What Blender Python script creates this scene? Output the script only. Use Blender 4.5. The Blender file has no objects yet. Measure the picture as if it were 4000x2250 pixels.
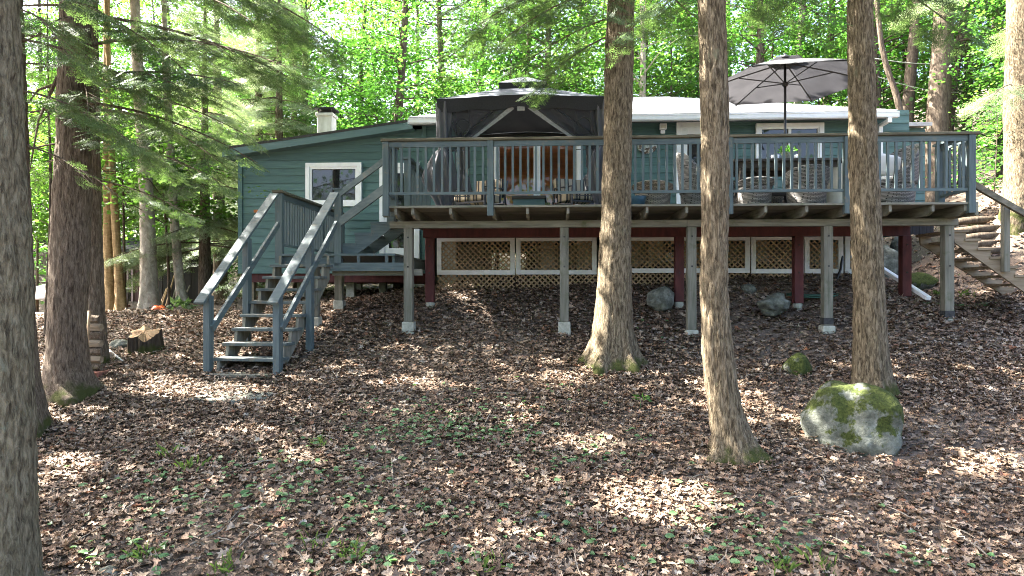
import bpy, bmesh, math, random
import numpy as np
from mathutils import Matrix, Vector, noise as mnoise
R = math.radians
rng = np.random.default_rng(7)
random.seed(7)
scene = bpy.context.scene
col = scene.collection
F = 2667.0

# ---------------------------------------------------------------- camera, sky, sun, exposure
cam = bpy.data.cameras.new('camera')
cam.lens = 24; cam.sensor_width = 36; cam.clip_start = .05; cam.clip_end = 1500
camo = bpy.data.objects.new('camera', cam); col.objects.link(camo)
camo.location = (0, 0, 0); camo.rotation_euler = (R(90), 0, 0)
scene.camera = camo
SUN_EL, SUN_AZ = R(47), R(-74)            # azimuth from +Y (into the picture) towards +X
S = Vector((math.sin(SUN_AZ)*math.cos(SUN_EL), math.cos(SUN_AZ)*math.cos(SUN_EL), math.sin(SUN_EL)))
world = bpy.data.worlds.new('World'); scene.world = world
world.use_nodes = True
wn = world.node_tree; bg = wn.nodes['Background']
sky = wn.nodes.new('ShaderNodeTexSky'); sky.sky_type = 'NISHITA'; sky.sun_disc = False
sky.sun_elevation = SUN_EL; sky.sun_rotation = SUN_AZ
sky.dust_density = 5; sky.ozone_density = .4; sky.air_density = .6
wn.links.new(sky.outputs[0], bg.inputs[0]); bg.inputs[1].default_value = .12
sl = bpy.data.lights.new('sun', 'SUN'); sl.energy = 5; sl.angle = R(.5); sl.color = (1, .95, .87)
so = bpy.data.objects.new('sun', sl); col.objects.link(so)
so.rotation_euler = (-S).to_track_quat('-Z', 'Y').to_euler(); so.location = (-20, 5, 30)
scene.view_settings.view_transform = 'Standard'; scene.view_settings.look = 'None'
scene.view_settings.exposure = 3.78; scene.view_settings.gamma = 1
scene.render.engine = 'CYCLES'
scene.cycles.use_denoising = True; scene.cycles.denoising_prefilter = 'NONE'; scene.cycles.filter_width = 1.0
scene.cycles.max_bounces = 8; scene.cycles.transparent_max_bounces = 12
scene.cycles.transmission_bounces = 6; scene.cycles.diffuse_bounces = 5
scene.cycles.sample_clamp_indirect = 6

# ---------------------------------------------------------------- helpers
def P(px, py, D):
    return Vector(((px-2000)/F*D, D, (1125-py)/F*D))
TH = R(3.2)
H = Matrix.Rotation(-TH, 4, 'Z')
cT, sT = math.cos(TH), math.sin(TH)
def uz(px, py, v):                         # picture point -> (u, z) on the house-parallel plane v
    a = (px-2000)/F; t = v/(a*sT+cT)
    return t*(a*cT-sT), (1125-py)/F*t
def U(px, v): return uz(px, 0, v)[0]
def Z(py, v, px=2000): return uz(px, py, v)[1]

ORG = {}
def tag(o, label=None, cat=None, group=None, kind=None):
    if label: o['label'] = label
    if cat: o['category'] = cat
    if group: o['group'] = group
    if kind: o['kind'] = kind
    return o
def thing(name, label, cat, loc=(0, 0, 0), group=None):
    o = bpy.data.objects.new(name, None); col.objects.link(o); o.empty_display_size = .2
    o.location = loc; ORG[o.name] = Vector(loc)
    return tag(o, label, cat, group)
class MB:
    def __init__(s, M=None): s.v = []; s.f = []; s.M = M
    def add(s, vs, fs):
        n = len(s.v)
        for p in vs:
            p = Vector(p); s.v.append(s.M @ p if s.M is not None else p)
        s.f += [tuple(i+n for i in f) for f in fs]
        return s
    def box(s, x0, x1, y0, y1, z0, z1):
        return s.hexa([(x0,y0,z0),(x1,y0,z0),(x1,y1,z0),(x0,y1,z0),(x0,y0,z1),(x1,y0,z1),(x1,y1,z1),(x0,y1,z1)])
    def hexa(s, c):
        return s.add(c, [(3,2,1,0),(4,5,6,7),(0,1,5,4),(1,2,6,5),(2,3,7,6),(3,0,4,7)])
    def bar(s, p, q, w, h, up=(0,0,1)):    # oriented box: w across, h along "up"
        p, q = Vector(p), Vector(q); d = (q-p).normalized(); up = Vector(up)
        a = d.cross(up)
        a = a.normalized() if a.length > 1e-4 else Vector((1,0,0))
        b = a.cross(d).normalized(); a *= w/2; b *= h/2
        return s.hexa([p-a-b, p+a-b, q+a-b, q-a-b, p-a+b, p+a+b, q+a+b, q-a+b])
    def tube(s, pts, r, n=8, cap=True):
        pts = [Vector(p) for p in pts]; k = len(pts)
        rs = r if hasattr(r, '__len__') else [r]*k
        vs = []; a = None
        for i, p in enumerate(pts):
            d = (pts[min(i+1,k-1)]-pts[max(i-1,0)]).normalized()
            if a is None:
                a = d.orthogonal().normalized()
            a = (a-d*a.dot(d)).normalized(); b = d.cross(a)
            for j in range(n):
                t = 2*math.pi*j/n; vs.append(p+(a*math.cos(t)+b*math.sin(t))*rs[i])
        fs = [(i*n+j, i*n+(j+1)%n, (i+1)*n+(j+1)%n, (i+1)*n+j) for i in range(k-1) for j in range(n)]
        if cap: fs += [tuple(range(n-1,-1,-1)), tuple((k-1)*n+j for j in range(n))]
        return s.add(vs, fs)
    def lathe(s, c, prof, n=20):
        c = Vector(c); vs = []
        for r, z in prof:
            for j in range(n):
                t = 2*math.pi*j/n; vs.append(c+Vector((r*math.cos(t), r*math.sin(t), z)))
        k = len(prof)
        fs = [(i*n+j, i*n+(j+1)%n, (i+1)*n+(j+1)%n, (i+1)*n+j) for i in range(k-1) for j in range(n)]
        fs += [tuple(range(n-1,-1,-1)), tuple((k-1)*n+j for j in range(n))]
        return s.add(vs, fs)
    def grid(s, fn, nu, nv, close=False):
        vs = [fn(i/(nu if close else nu-1), j/(nv-1)) for j in range(nv) for i in range(nu)]
        m = nu if close else nu-1
        return s.add(vs, [(j*nu+i, j*nu+(i+1)%nu, (j+1)*nu+(i+1)%nu, (j+1)*nu+i) for j in range(nv-1) for i in range(m)])
    def build(s, name, mat, parent=None, smooth=False, label=None, origin=None, solid=0, bevel=0):
        org = ORG[parent.name] if parent else (Vector(origin) if origin is not None else Vector((
            sum(p.x for p in s.v)/len(s.v), sum(p.y for p in s.v)/len(s.v), min(p.z for p in s.v))))
        me = bpy.data.meshes.new(name)
        me.from_pydata([p-org for p in s.v], [], s.f); me.update()
        me.materials.append(mat)
        if smooth: me.polygons.foreach_set('use_smooth', [True]*len(me.polygons))
        o = bpy.data.objects.new(name, me); col.objects.link(o); ORG[o.name] = org
        if parent: o.parent = parent
        else: o.location = org
        if label: o['label'] = label
        if solid:
            m = o.modifiers.new('solid', 'SOLIDIFY'); m.thickness = solid
        if bevel:
            m = o.modifiers.new('bevel', 'BEVEL'); m.width = bevel; m.segments = 2; m.limit_method = 'ANGLE'
        return o
def np_mesh(name, v, f, mat, parent=None, smooth=False, origin=None):
    """v (N,3) world, f (M,k) -> one mesh object"""
    org = np.array(ORG[parent.name] if parent else (origin if origin is not None else (0,0,0)), float)
    v = np.asarray(v, np.float32)-org.astype(np.float32); f = np.asarray(f, np.int32)
    me = bpy.data.meshes.new(name)
    me.vertices.add(len(v)); me.vertices.foreach_set('co', v.ravel())
    k = f.shape[1]
    me.loops.add(f.size); me.loops.foreach_set('vertex_index', f.ravel())
    me.polygons.add(len(f)); me.polygons.foreach_set('loop_start', np.arange(0, f.size, k, dtype=np.int32))
    if smooth: me.polygons.foreach_set('use_smooth', np.ones(len(f), bool))
    me.update(calc_edges=True); me.materials.append(mat)
    o = bpy.data.objects.new(name, me); col.objects.link(o); ORG[o.name] = Vector(org)
    if parent: o.parent = parent
    else: o.location = org
    return o
def stamp(tv, tf, c, ax, ay, az):
    """copies of template (tv,tf) at centres c with axis vectors ax, ay, az (N,3 each, scaled)"""
    N, k = len(c), len(tv)
    v = c[:,None,:]+tv[None,:,0:1]*ax[:,None,:]+tv[None,:,1:2]*ay[:,None,:]+tv[None,:,2:3]*az[:,None,:]
    f = tf[None]+(np.arange(N)*k)[:,None,None]
    return v.reshape(-1,3), f.reshape(-1, tf.shape[1])
def unit(a): return a/np.maximum(np.linalg.norm(a, axis=-1, keepdims=True), 1e-9)
def rnd_frame(d, n, r):
    """orthonormal frames from direction d and rough normal n"""
    d = unit(d); n = unit(n-d*np.sum(n*d, -1, keepdims=True)); return d, np.cross(n, d), n
def pn(u, v, nu, seed):                    # value noise, periodic in u (u in 0..1 -> nu cells), v in cells
    g = np.random.default_rng(seed).random((512, nu))
    x = (u%1.0)*nu; xi = np.floor(x).astype(int); xf = x-xi; yi = np.floor(v).astype(int); yf = v-yi
    xf = xf*xf*(3-2*xf); yf = yf*yf*(3-2*yf)
    a = g[yi%512, xi%nu]; b = g[yi%512, (xi+1)%nu]; c = g[(yi+1)%512, xi%nu]; d = g[(yi+1)%512, (xi+1)%nu]
    return (a*(1-xf)+b*xf)*(1-yf)+(c*(1-xf)+d*xf)*yf

# ---------------------------------------------------------------- materials
def newmat(name):
    m = bpy.data.materials.new(name); m.use_nodes = True
    nt = m.node_tree; return m, nt, nt.nodes['Principled BSDF']
def ramp(nt, fac, stops):
    r = nt.nodes.new('ShaderNodeValToRGB'); e = r.color_ramp.elements
    while len(e) < len(stops): e.new(.5)
    for x, (p, c) in zip(e, stops): x.position = p; x.color = (*c, 1)
    nt.links.new(fac, r.inputs[0]); return r.outputs[0]
def noise(nt, scale, vec=(1,1,1), detail=5, rough=.6, dist=0):
    tc = nt.nodes.new('ShaderNodeTexCoord'); mp = nt.nodes.new('ShaderNodeMapping')
    mp.inputs['Scale'].default_value = vec; nt.links.new(tc.outputs['Object'], mp.inputs[0])
    n = nt.nodes.new('ShaderNodeTexNoise'); n.inputs['Scale'].default_value = scale
    n.inputs['Detail'].default_value = detail; n.inputs['Roughness'].default_value = rough
    n.inputs['Distortion'].default_value = dist
    nt.links.new(mp.outputs[0], n.inputs['Vector']); return n.outputs['Fac']
def bumpn(nt, b, h, strength, dist=.02):
    n = nt.nodes.new('ShaderNodeBump'); n.inputs['Strength'].default_value = strength
    n.inputs['Distance'].default_value = dist
    nt.links.new(h, n.inputs['Height']); nt.links.new(n.outputs[0], b.inputs['Normal'])
def mixc(nt, fac, a, b, mode='MIX'):
    m = nt.nodes.new('ShaderNodeMix'); m.data_type = 'RGBA'; m.blend_type = mode
    for s_, x in ((0, fac), (6, a), (7, b)):
        if isinstance(x, (float, int)): m.inputs[s_].default_value = x
        elif isinstance(x, tuple): m.inputs[s_].default_value = (*x, 1)
        else: nt.links.new(x, m.inputs[s_])
    return m.outputs[2]
def island(nt, lo, hi):
    g = nt.nodes.new('ShaderNodeNewGeometry'); mr = nt.nodes.new('ShaderNodeMapRange')
    nt.links.new(g.outputs['Random Per Island'], mr.inputs[0])
    mr.inputs[3].default_value = lo; mr.inputs[4].default_value = hi; return mr.outputs[0]
def nmat(name, stops, scale=8, vec=(1,1,1), rough=.8, bump=.3, bscale=None, isl=None, spec=.3, wear=None, dist=.01, metal=0):
    m, nt, b = newmat(name)
    n = noise(nt, scale, vec); c = ramp(nt, n, stops)
    if wear:                                # patches of another colour
        w = noise(nt, wear[0], (1,1,1), 6, .65)
        wf = ramp(nt, w, [(wear[2], (0,0,0)), (wear[2]+wear[3], (1,1,1))])
        c = mixc(nt, wf, c, wear[1])
    if isl:
        v = island(nt, *isl); h = nt.nodes.new('ShaderNodeHueSaturation')
        nt.links.new(v, h.inputs['Value']); nt.links.new(c, h.inputs['Color']); c = h.outputs[0]
    nt.links.new(c, b.inputs['Base Color']); b.inputs['Roughness'].default_value = rough
    b.inputs['Specular IOR Level'].default_value = spec; b.inputs['Metallic'].default_value = metal
    if bump: bumpn(nt, b, noise(nt, bscale or scale*2, vec), bump, dist)
    return m
GX, GY, GZ = (.08,1,1), (1,.08,1), (1,1,.08)
def painted(name, vec):
    return nmat(name, [(.25,(.046,.067,.071)),(.5,(.072,.099,.103)),(.75,(.108,.136,.138))], 30, vec, .62, .35, 60, (.8,1.2),
                wear=(7,(.13,.125,.10),.58,.12), dist=.004)
M_px, M_py, M_pz = painted('blue_grey_painted_wood', GX), painted('blue_grey_painted_wood_deep', GY), painted('blue_grey_painted_wood_upright', GZ)
def grey(name, vec, g=1):
    return nmat(name, [(.25,(.075*g,.075*g,.055*g)),(.5,(.15*g,.145*g,.115*g)),(.8,(.23*g,.22*g,.18*g))], 26, vec, .85, .5, 50, (.8,1.2),
                wear=(4,(.07*g,.085*g,.04*g),.55,.2), dist=.005)
M_gx, M_gy, M_gz = grey('weathered_wood', GX), grey('weathered_wood_deep', GY), grey('weathered_wood_upright', GZ)
M_tread = nmat('worn_tread_paint', [(.25,(.05,.068,.07)),(.5,(.078,.10,.10)),(.75,(.12,.14,.135))], 26, GX, .75, .45, 50, (.8,1.2), wear=(5,(.15,.135,.105),.5,.14), dist=.005)
M_cap = nmat('mossy_rail_cap', [(.3,(.05,.045,.03)),(.5,(.10,.09,.06)),(.7,(.17,.15,.11))], 22, GX, .85, .5, 40, (.85,1.15), dist=.004)
M_cx = nmat('cedar_step_wood', [(.25,(.11,.08,.05)),(.5,(.19,.15,.10)),(.8,(.28,.23,.17))], 22, GX, .85, .4, 44, (.8,1.15), dist=.004)
M_sid = nmat('teal_siding', [(.3,(.058,.108,.107)),(.5,(.074,.136,.132)),(.75,(.094,.164,.157))], 12, (.25,1,4), .7, .25, 30, (.86,1.12),
             wear=(9,(.05,.085,.085),.64,.1), dist=.004)
M_trim = nmat('white_trim', [(.3,(.68,.69,.70)),(.7,(.78,.79,.80))], 6, (1,1,1), .5, .05)
M_fascia = nmat('teal_fascia', [(.3,(.06,.11,.115)),(.7,(.10,.16,.165))], 14, GX, .65, .2)
M_red = nmat('oxblood_painted_wood', [(.3,(.045,.012,.012)),(.6,(.085,.022,.02)),(.85,(.12,.035,.03))], 14, (1,1,.3), .7, .3, 40, dist=.004)
M_lat = nmat('lattice_wood', [(.3,(.20,.135,.075)),(.6,(.31,.215,.125)),(.8,(.40,.29,.175))], 20, (1,1,1), .8, .2, isl=(.75,1.2))
M_grim = nmat('lattice_frame_paint', [(.3,(.50,.50,.49)),(.6,(.62,.62,.61)),(.8,(.68,.68,.67))], 9, GX, .7, .2, isl=(.85,1.1))
M_conc = nmat('concrete', [(.3,(.22,.22,.18)),(.6,(.36,.36,.30)),(.8,(.44,.44,.38))], 14, (1,1,1), .9, .3, 40)
M_shing = nmat('roof_shingle', [(.3,(.28,.28,.28)),(.6,(.42,.42,.42)),(.8,(.52,.51,.50))], 6, (1,3,3), .9, .6, 25)
M_felt = nmat('dark_roof_edge', [(.3,(.02,.02,.02)),(.7,(.05,.05,.05))], 20, (1,1,1), .9, .3)
M_glass, _nt, _b = newmat('dark_window_glass')
_b.inputs['Base Color'].default_value = (.012,.014,.014,1); _b.inputs['Roughness'].default_value = .03
_b.inputs['Specular IOR Level'].default_value = .5; _b.inputs['IOR'].default_value = 1.5
bumpn(_nt, _b, noise(_nt, 1.2), .05, .02)
M_clear, _nt, _b = newmat('clear_glass')
_b.inputs['Base Color'].default_value = (.9,.92,.92,1); _b.inputs['Roughness'].default_value = .02
_g = _nt.nodes.new('ShaderNodeBsdfGlossy'); _g.inputs['Roughness'].default_value = .02
_t = _nt.nodes.new('ShaderNodeBsdfTransparent'); _mx = _nt.nodes.new('ShaderNodeMixShader'); _fr = _nt.nodes.new('ShaderNodeFresnel')
_fr.inputs[0].default_value = 1.6
_nt.links.new(_fr.outputs[0], _mx.inputs[0]); _nt.links.new(_t.outputs[0], _mx.inputs[1]); _nt.links.new(_g.outputs[0], _mx.inputs[2])
_nt.links.new(_mx.outputs[0], _nt.nodes['Material Output'].inputs[0])
M_orange = nmat('orange_pine_boards', [(.3,(.30,.085,.02)),(.6,(.46,.15,.04)),(.8,(.58,.22,.07))], 12, GX, .55, .2, isl=(.7,1.2))
M_black = nmat('black_metal', [(.3,(.012,.012,.013)),(.7,(.022,.022,.024))], 20, (1,1,1), .45, .05, spec=.5)
M_net_dark = nmat('charcoal_fabric', [(.3,(.016,.017,.02)),(.7,(.028,.03,.034))], 60, (1,1,1), .9, .2)
M_canopy = nmat('slate_canopy_fabric', [(.3,(.058,.065,.083)),(.7,(.085,.094,.116))], 3, (1,1,1), .8, .15, 80)
M_ribbon = nmat('grey_fabric_tape', [(.3,(.16,.16,.16)),(.7,(.25,.25,.25))], 30, (1,1,1), .9, .2)
M_umb, _nt, _b = newmat('grey_parasol_fabric')
_c = ramp(_nt, noise(_nt, 3), [(.3,(.05,.049,.053)),(.7,(.07,.069,.074))]); _nt.links.new(_c, _b.inputs['Base Color'])
_b.inputs['Roughness'].default_value = .85
_tr = _nt.nodes.new('ShaderNodeBsdfTranslucent'); _nt.links.new(_c, _tr.inputs[0]); _mx = _nt.nodes.new('ShaderNodeMixShader')
_mx.inputs[0].default_value = .3; _nt.links.new(_b.outputs[0], _mx.inputs[1]); _nt.links.new(_tr.outputs[0], _mx.inputs[2])
_nt.links.new(_mx.outputs[0], _nt.nodes['Material Output'].inputs[0])
def netmat(name, c, dens):
    m, nt, b = newmat(name); b.inputs['Base Color'].default_value = (*c,1); b.inputs['Roughness'].default_value = .9
    t = nt.nodes.new('ShaderNodeBsdfTransparent'); x = nt.nodes.new('ShaderNodeMixShader'); x.inputs[0].default_value = dens
    nt.links.new(t.outputs[0], x.inputs[1]); nt.links.new(b.outputs[0], x.inputs[2])
    nt.links.new(x.outputs[0], nt.nodes['Material Output'].inputs[0]); return m
M_net = netmat('mosquito_net', (.03,.03,.035), .68)
M_netg = netmat('grey_gathered_net', (.075,.076,.085), .85)
def wicker(name, a, b_):
    m, nt, b = newmat(name)
    tc = nt.nodes.new('ShaderNodeTexCoord'); br = nt.nodes.new('ShaderNodeTexBrick')
    mp = nt.nodes.new('ShaderNodeMapping'); sx = nt.nodes.new('ShaderNodeSeparateXYZ'); cx = nt.nodes.new('ShaderNodeCombineXYZ')
    ad = nt.nodes.new('ShaderNodeMath'); ad.operation = 'ADD'
    nt.links.new(tc.outputs['Object'], sx.inputs[0]); nt.links.new(sx.outputs[0], ad.inputs[0]); nt.links.new(sx.outputs[1], ad.inputs[1])
    nt.links.new(ad.outputs[0], cx.inputs[0]); nt.links.new(sx.outputs[2], cx.inputs[1])
    nt.links.new(cx.outputs[0], br.inputs['Vector'])
    br.inputs['Color1'].default_value = (*a,1); br.inputs['Color2'].default_value = (*b_,1); br.inputs['Mortar'].default_value = (.012,.011,.01,1)
    br.inputs['Scale'].default_value = 1; br.inputs['Brick Width'].default_value = .06; br.inputs['Row Height'].default_value = .02
    br.inputs['Mortar Size'].default_value = .0035
    nt.links.new(br.outputs['Color'], b.inputs['Base Color']); b.inputs['Roughness'].default_value = .55
    iv = nt.nodes.new('ShaderNodeMath'); iv.operation = 'SUBTRACT'; iv.inputs[0].default_value = 1
    nt.links.new(br.outputs['Fac'], iv.inputs[1]); bumpn(nt, b, iv.outputs[0], .8, .01); return m
M_wick = wicker('grey_wicker', (.13,.125,.12), (.24,.23,.215))
M_wickt = wicker('tan_wicker', (.20,.165,.12), (.33,.28,.21))
M_cream = nmat('cream_cushion', [(.3,(.62,.60,.55)),(.7,(.74,.72,.67))], 8, (1,1,1), .9, .2)
def stripemat():
    m, nt, b = newmat('striped_cushion_fabric')
    tc = nt.nodes.new('ShaderNodeTexCoord'); sx = nt.nodes.new('ShaderNodeSeparateXYZ'); nt.links.new(tc.outputs['Object'], sx.inputs[0])
    mu = nt.nodes.new('ShaderNodeMath'); mu.operation = 'MULTIPLY'; mu.inputs[1].default_value = 6.6; nt.links.new(sx.outputs[0], mu.inputs[0])
    fr = nt.nodes.new('ShaderNodeMath'); fr.operation = 'FRACT'; nt.links.new(mu.outputs[0], fr.inputs[0])
    r = nt.nodes.new('ShaderNodeValToRGB'); r.color_ramp.interpolation = 'CONSTANT'; e = r.color_ramp.elements
    while len(e) < 5: e.new(.5)
    for x, (p, c) in zip(e, [(0,(.30,.245,.165)),(.36,(.016,.016,.016)),(.58,(.30,.245,.165)),(.68,(.016,.016,.016)),(.9,(.30,.245,.165))]):
        x.position = p; x.color = (*c,1)
    nt.links.new(fr.outputs[0], r.inputs[0]); nt.links.new(r.outputs[0], b.inputs['Base Color']); b.inputs['Roughness'].default_value = .9; return m
M_stripe = stripemat()
M_green = nmat('green_hose_rubber', [(.3,(.015,.05,.035)),(.7,(.03,.08,.055))], 20, (1,1,1), .45, .05)
M_cord = nmat('orange_cord', [(.3,(.35,.15,.05)),(.7,(.45,.22,.08))], 20, (1,1,1), .7, .05)
M_orangebag = nmat('orange_plastic', [(.3,(.62,.10,.03)),(.7,(.75,.16,.05))], 6, (1,1,1), .4, .4, 12, dist=.03)
M_pink = nmat('faded_pink_fabric', [(.3,(.62,.50,.46)),(.7,(.72,.62,.58))], 6, (1,1,1), .85, .1)
M_shed = nmat('dark_stained_boards', [(.3,(.010,.009,.009)),(.6,(.02,.018,.018)),(.85,(.035,.03,.028))], 16, GZ, .8, .4, isl=(.7,1.4))
M_rbrown = nmat('red_brown_stain', [(.3,(.06,.03,.028)),(.7,(.12,.06,.055))], 16, GZ, .7, .3)
M_blue = nmat('blue_glazed_pot', [(.3,(.04,.09,.13)),(.7,(.07,.14,.19))], 10, (1,1,1), .35, .05)
M_plaster = nmat('stained_white_plaster', [(.3,(.45,.44,.38)),(.6,(.62,.61,.56)),(.8,(.70,.69,.65))], 5, (1,1,.4), .85, .2)
M_handle = nmat('brushed_metal', [(.3,(.35,.33,.28)),(.7,(.5,.48,.42))], 30, (1,1,1), .35, .05, metal=.8)

def barkmat(name, stops, scale, zs, bump, lich=None, moss=None):
    m, nt, b = newmat(name)
    n = noise(nt, scale, (1,1,zs), 8, .68, .6); c = ramp(nt, n, stops)
    if lich:
        w = ramp(nt, noise(nt, lich[0], (1,1,.5), 7, .7), [(lich[2],(0,0,0)),(lich[2]+.12,(1,1,1))]); c = mixc(nt, w, c, lich[1])
    if moss:                                # moss growing on the foot of the trunk, by height above its base
        tc = nt.nodes.new('ShaderNodeTexCoord'); sx = nt.nodes.new('ShaderNodeSeparateXYZ'); nt.links.new(tc.outputs['Object'], sx.inputs[0])
        mr = nt.nodes.new('ShaderNodeMapRange'); nt.links.new(sx.outputs[2], mr.inputs[0])
        mr.inputs[1].default_value = moss; mr.inputs[2].default_value = 0; mr.inputs[3].default_value = 0; mr.inputs[4].default_value = .55
        ad = nt.nodes.new('ShaderNodeMath'); ad.operation = 'MULTIPLY'
        nt.links.new(mr.outputs[0], ad.inputs[0]); nt.links.new(noise(nt, 5, (1,1,1), 5), ad.inputs[1])
        w = ramp(nt, ad.outputs[0], [(.2,(0,0,0)),(.27,(1,1,1))]); c = mixc(nt, w, c, (.05,.056,.016))
    nt.links.new(c, b.inputs['Base Color']); b.inputs['Roughness'].default_value = .95; b.inputs['Specular IOR Level'].default_value = .15
    bumpn(nt, b, noise(nt, scale*1.3, (1,1,zs), 8, .7, .8), bump, .03); return m
M_barkA = barkmat('furrowed_oak_bark', [(.36,(.042,.034,.022)),(.5,(.13,.112,.074)),(.64,(.22,.192,.132))], 34, .25, 1, (9,(.16,.17,.12),.6))
M_barkB = barkmat('reddish_hemlock_bark', [(.36,(.045,.032,.022)),(.5,(.115,.089,.064)),(.64,(.19,.152,.112))], 46, .16, 1, None, .5)
M_bark1 = barkmat('grey_hemlock_bark', [(.38,(.04,.030,.018)),(.5,(.12,.094,.060)),(.62,(.215,.174,.117))], 44, .2, 1, (6,(.13,.135,.085),.62), .45)
M_barkF = barkmat('brown_forest_bark', [(.3,(.03,.022,.015)),(.5,(.075,.058,.042)),(.7,(.14,.112,.083))], 22, .25, .6)
M_barkP = barkmat('pale_forest_bark', [(.3,(.12,.105,.08)),(.5,(.24,.21,.165)),(.7,(.36,.33,.27))], 12, .6, .5)
M_barkO = barkmat('yellow_birch_bark', [(.3,(.13,.085,.04)),(.5,(.22,.15,.075)),(.7,(.30,.22,.12))], 12, 1.5, .4)
M_twig = nmat('dead_twig', [(.3,(.10,.08,.06)),(.7,(.24,.21,.17))], 20, (1,1,1), .9, .1, isl=(.6,1.5))
def leafmat(name, c1, c2, trans, tcol, rough=.55):
    m, nt, b = newmat(name)
    g = nt.nodes.new('ShaderNodeNewGeometry')
    c = ramp(nt, g.outputs['Random Per Island'], [(0,c1),(1,c2)])
    nt.links.new(c, b.inputs['Base Color']); b.inputs['Roughness'].default_value = rough; b.inputs['Specular IOR Level'].default_value = .35
    t = nt.nodes.new('ShaderNodeBsdfTranslucent'); h = mixc(nt, 1.0, c, tcol, 'MULTIPLY'); nt.links.new(h, t.inputs[0])
    x = nt.nodes.new('ShaderNodeMixShader'); x.inputs[0].default_value = trans
    nt.links.new(b.outputs[0], x.inputs[1]); nt.links.new(t.outputs[0], x.inputs[2])
    nt.links.new(x.outputs[0], nt.nodes['Material Output'].inputs[0]); return m
M_maple = leafmat('maple_leaf', (.028,.075,.015), (.060,.122,.028), .46, (2.2,2.8,1.4))
M_maple2 = leafmat('yellow_green_maple_leaf', (.040,.088,.016), (.075,.132,.030), .46, (2.3,2.7,1.4))
M_hem = leafmat('hemlock_needles', (.040,.072,.034), (.090,.135,.060), .35, (2.2,2.4,1.2))
M_hem2 = leafmat('sunlit_hemlock_needles', (.11,.155,.085), (.20,.245,.15), .35, (2.0,2.1,1.3), .4)  # hemlock needles with the whiteness of full sun put into their colour
M_cover = leafmat('ground_cover_leaf', (.055,.12,.045), (.12,.20,.09), .3, (1.5,1.8,1.0), .4)
M_grass = leafmat('grass_blade', (.06,.11,.02), (.12,.17,.04), .35, (1.6,1.8,1))

# ---------------------------------------------------------------- terrain
CP = []                                    # control points X, Y, z
def cp(px, py, D): q = P(px, py, D); CP.append((q.x, q.y, q.z))
def gD(py): return 3.118/((py-1125)/F+.22)
for px in (-600, 0, 1000, 2000, 3000, 4000, 4600): cp(px, 2250, gD(2250)); cp(px, 1800, gD(1800))
for a in ((290,1570),(2385,1442),(2880,1795),(3400,1545),(3310,1752),(920,1520),(570,1368),(365,1462),(-300,1500),(4000,1500),(1800,1480)): cp(*a, gD(a[1]))
for a in ((1597,1300,10.95),(2206,1300,10.85),(2700,1312,10.7),(3230,1305,10.5),(3700,1264,10.35),(1230,1302,10.7),(1326,1216,12),
          (1680,1196,12.15),(2650,1196,11.9),(3110,1202,11.8),(3530,1163,11.6),(1720,1134,13.05),(2300,1110,12.95),(2900,1080,12.7),(3330,1072,12.5),
          (2000,1105,19),(3000,1045,18),(1400,1165,15),(1100,1172,15),(1400,1128,21),(1700,1120,21),(2000,900,34),(1400,960,36),
          (600,1242,12.6),(900,1238,12.8),(250,1252,12.4),(100,1262,12.2),(-300,1262,12),(150,1300,17),(550,1272,19),(300,1290,19),(-200,1290,19),
          (850,1185,19),(900,1120,26),(500,1130,30),(150,960,24),(0,900,34),(3560,1150,12.6),(3800,1190,11.4),(3990,1185,11.2),(4300,1200,11),
          (3600,1040,14.6),(3700,1000,15),(3880,985,12.5),(3850,870,13.0),(3850,815,14.5),(3850,700,20),(3600,800,20),(3990,720,24),(4300,700,20),(3000,860,27)):
    cp(*a)
CP += [(-100,150,8),(100,150,45),(0,150,26),(-100,-60,-14),(100,-60,-14),(0,-60,-14),(-40,60,3),(45,60,17),(0,60,9),(-40,10,-2.4),(40,10,2),(0,0,-3.6),(-12,0,-3.6),(12,0,-3.4)]
CP = np.array(CP)
def _k(r2): return .5*r2*np.log(r2+1e-9)
_n = len(CP); _A = np.zeros((_n+3, _n+3))
_d2 = ((CP[:,None,:2]-CP[None,:,:2])**2).sum(-1); _A[:_n,:_n] = _k(_d2)+np.eye(_n)*.05
_A[:_n,_n] = 1; _A[:_n,_n+1:] = CP[:,:2]; _A[_n:,:_n] = _A[:_n,_n:].T
_w = np.linalg.solve(_A, np.r_[CP[:,2], 0, 0, 0])
def gh(x, y):
    x = np.atleast_1d(np.asarray(x, float)); y = np.atleast_1d(np.asarray(y, float)); o = np.empty(x.shape)
    for i in range(0, len(x), 20000):
        s_ = slice(i, i+20000); d2 = (x[s_,None]-CP[:,0])**2+(y[s_,None]-CP[:,1])**2
        o[s_] = _k(d2)@_w[:_n]+_w[_n]+_w[_n+1]*x[s_]+_w[_n+2]*y[s_]
    o += .018*np.sin(x*2.9+1.3*np.sin(y*2.1))*np.sin(y*3.3+.7*np.sin(x*1.7))
    return o
def g1(x, y): return float(gh(x, y)[0])
def gxy(px, D): x = (px-2000)/F*D; return Vector((x, D, g1(x, D)))

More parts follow.
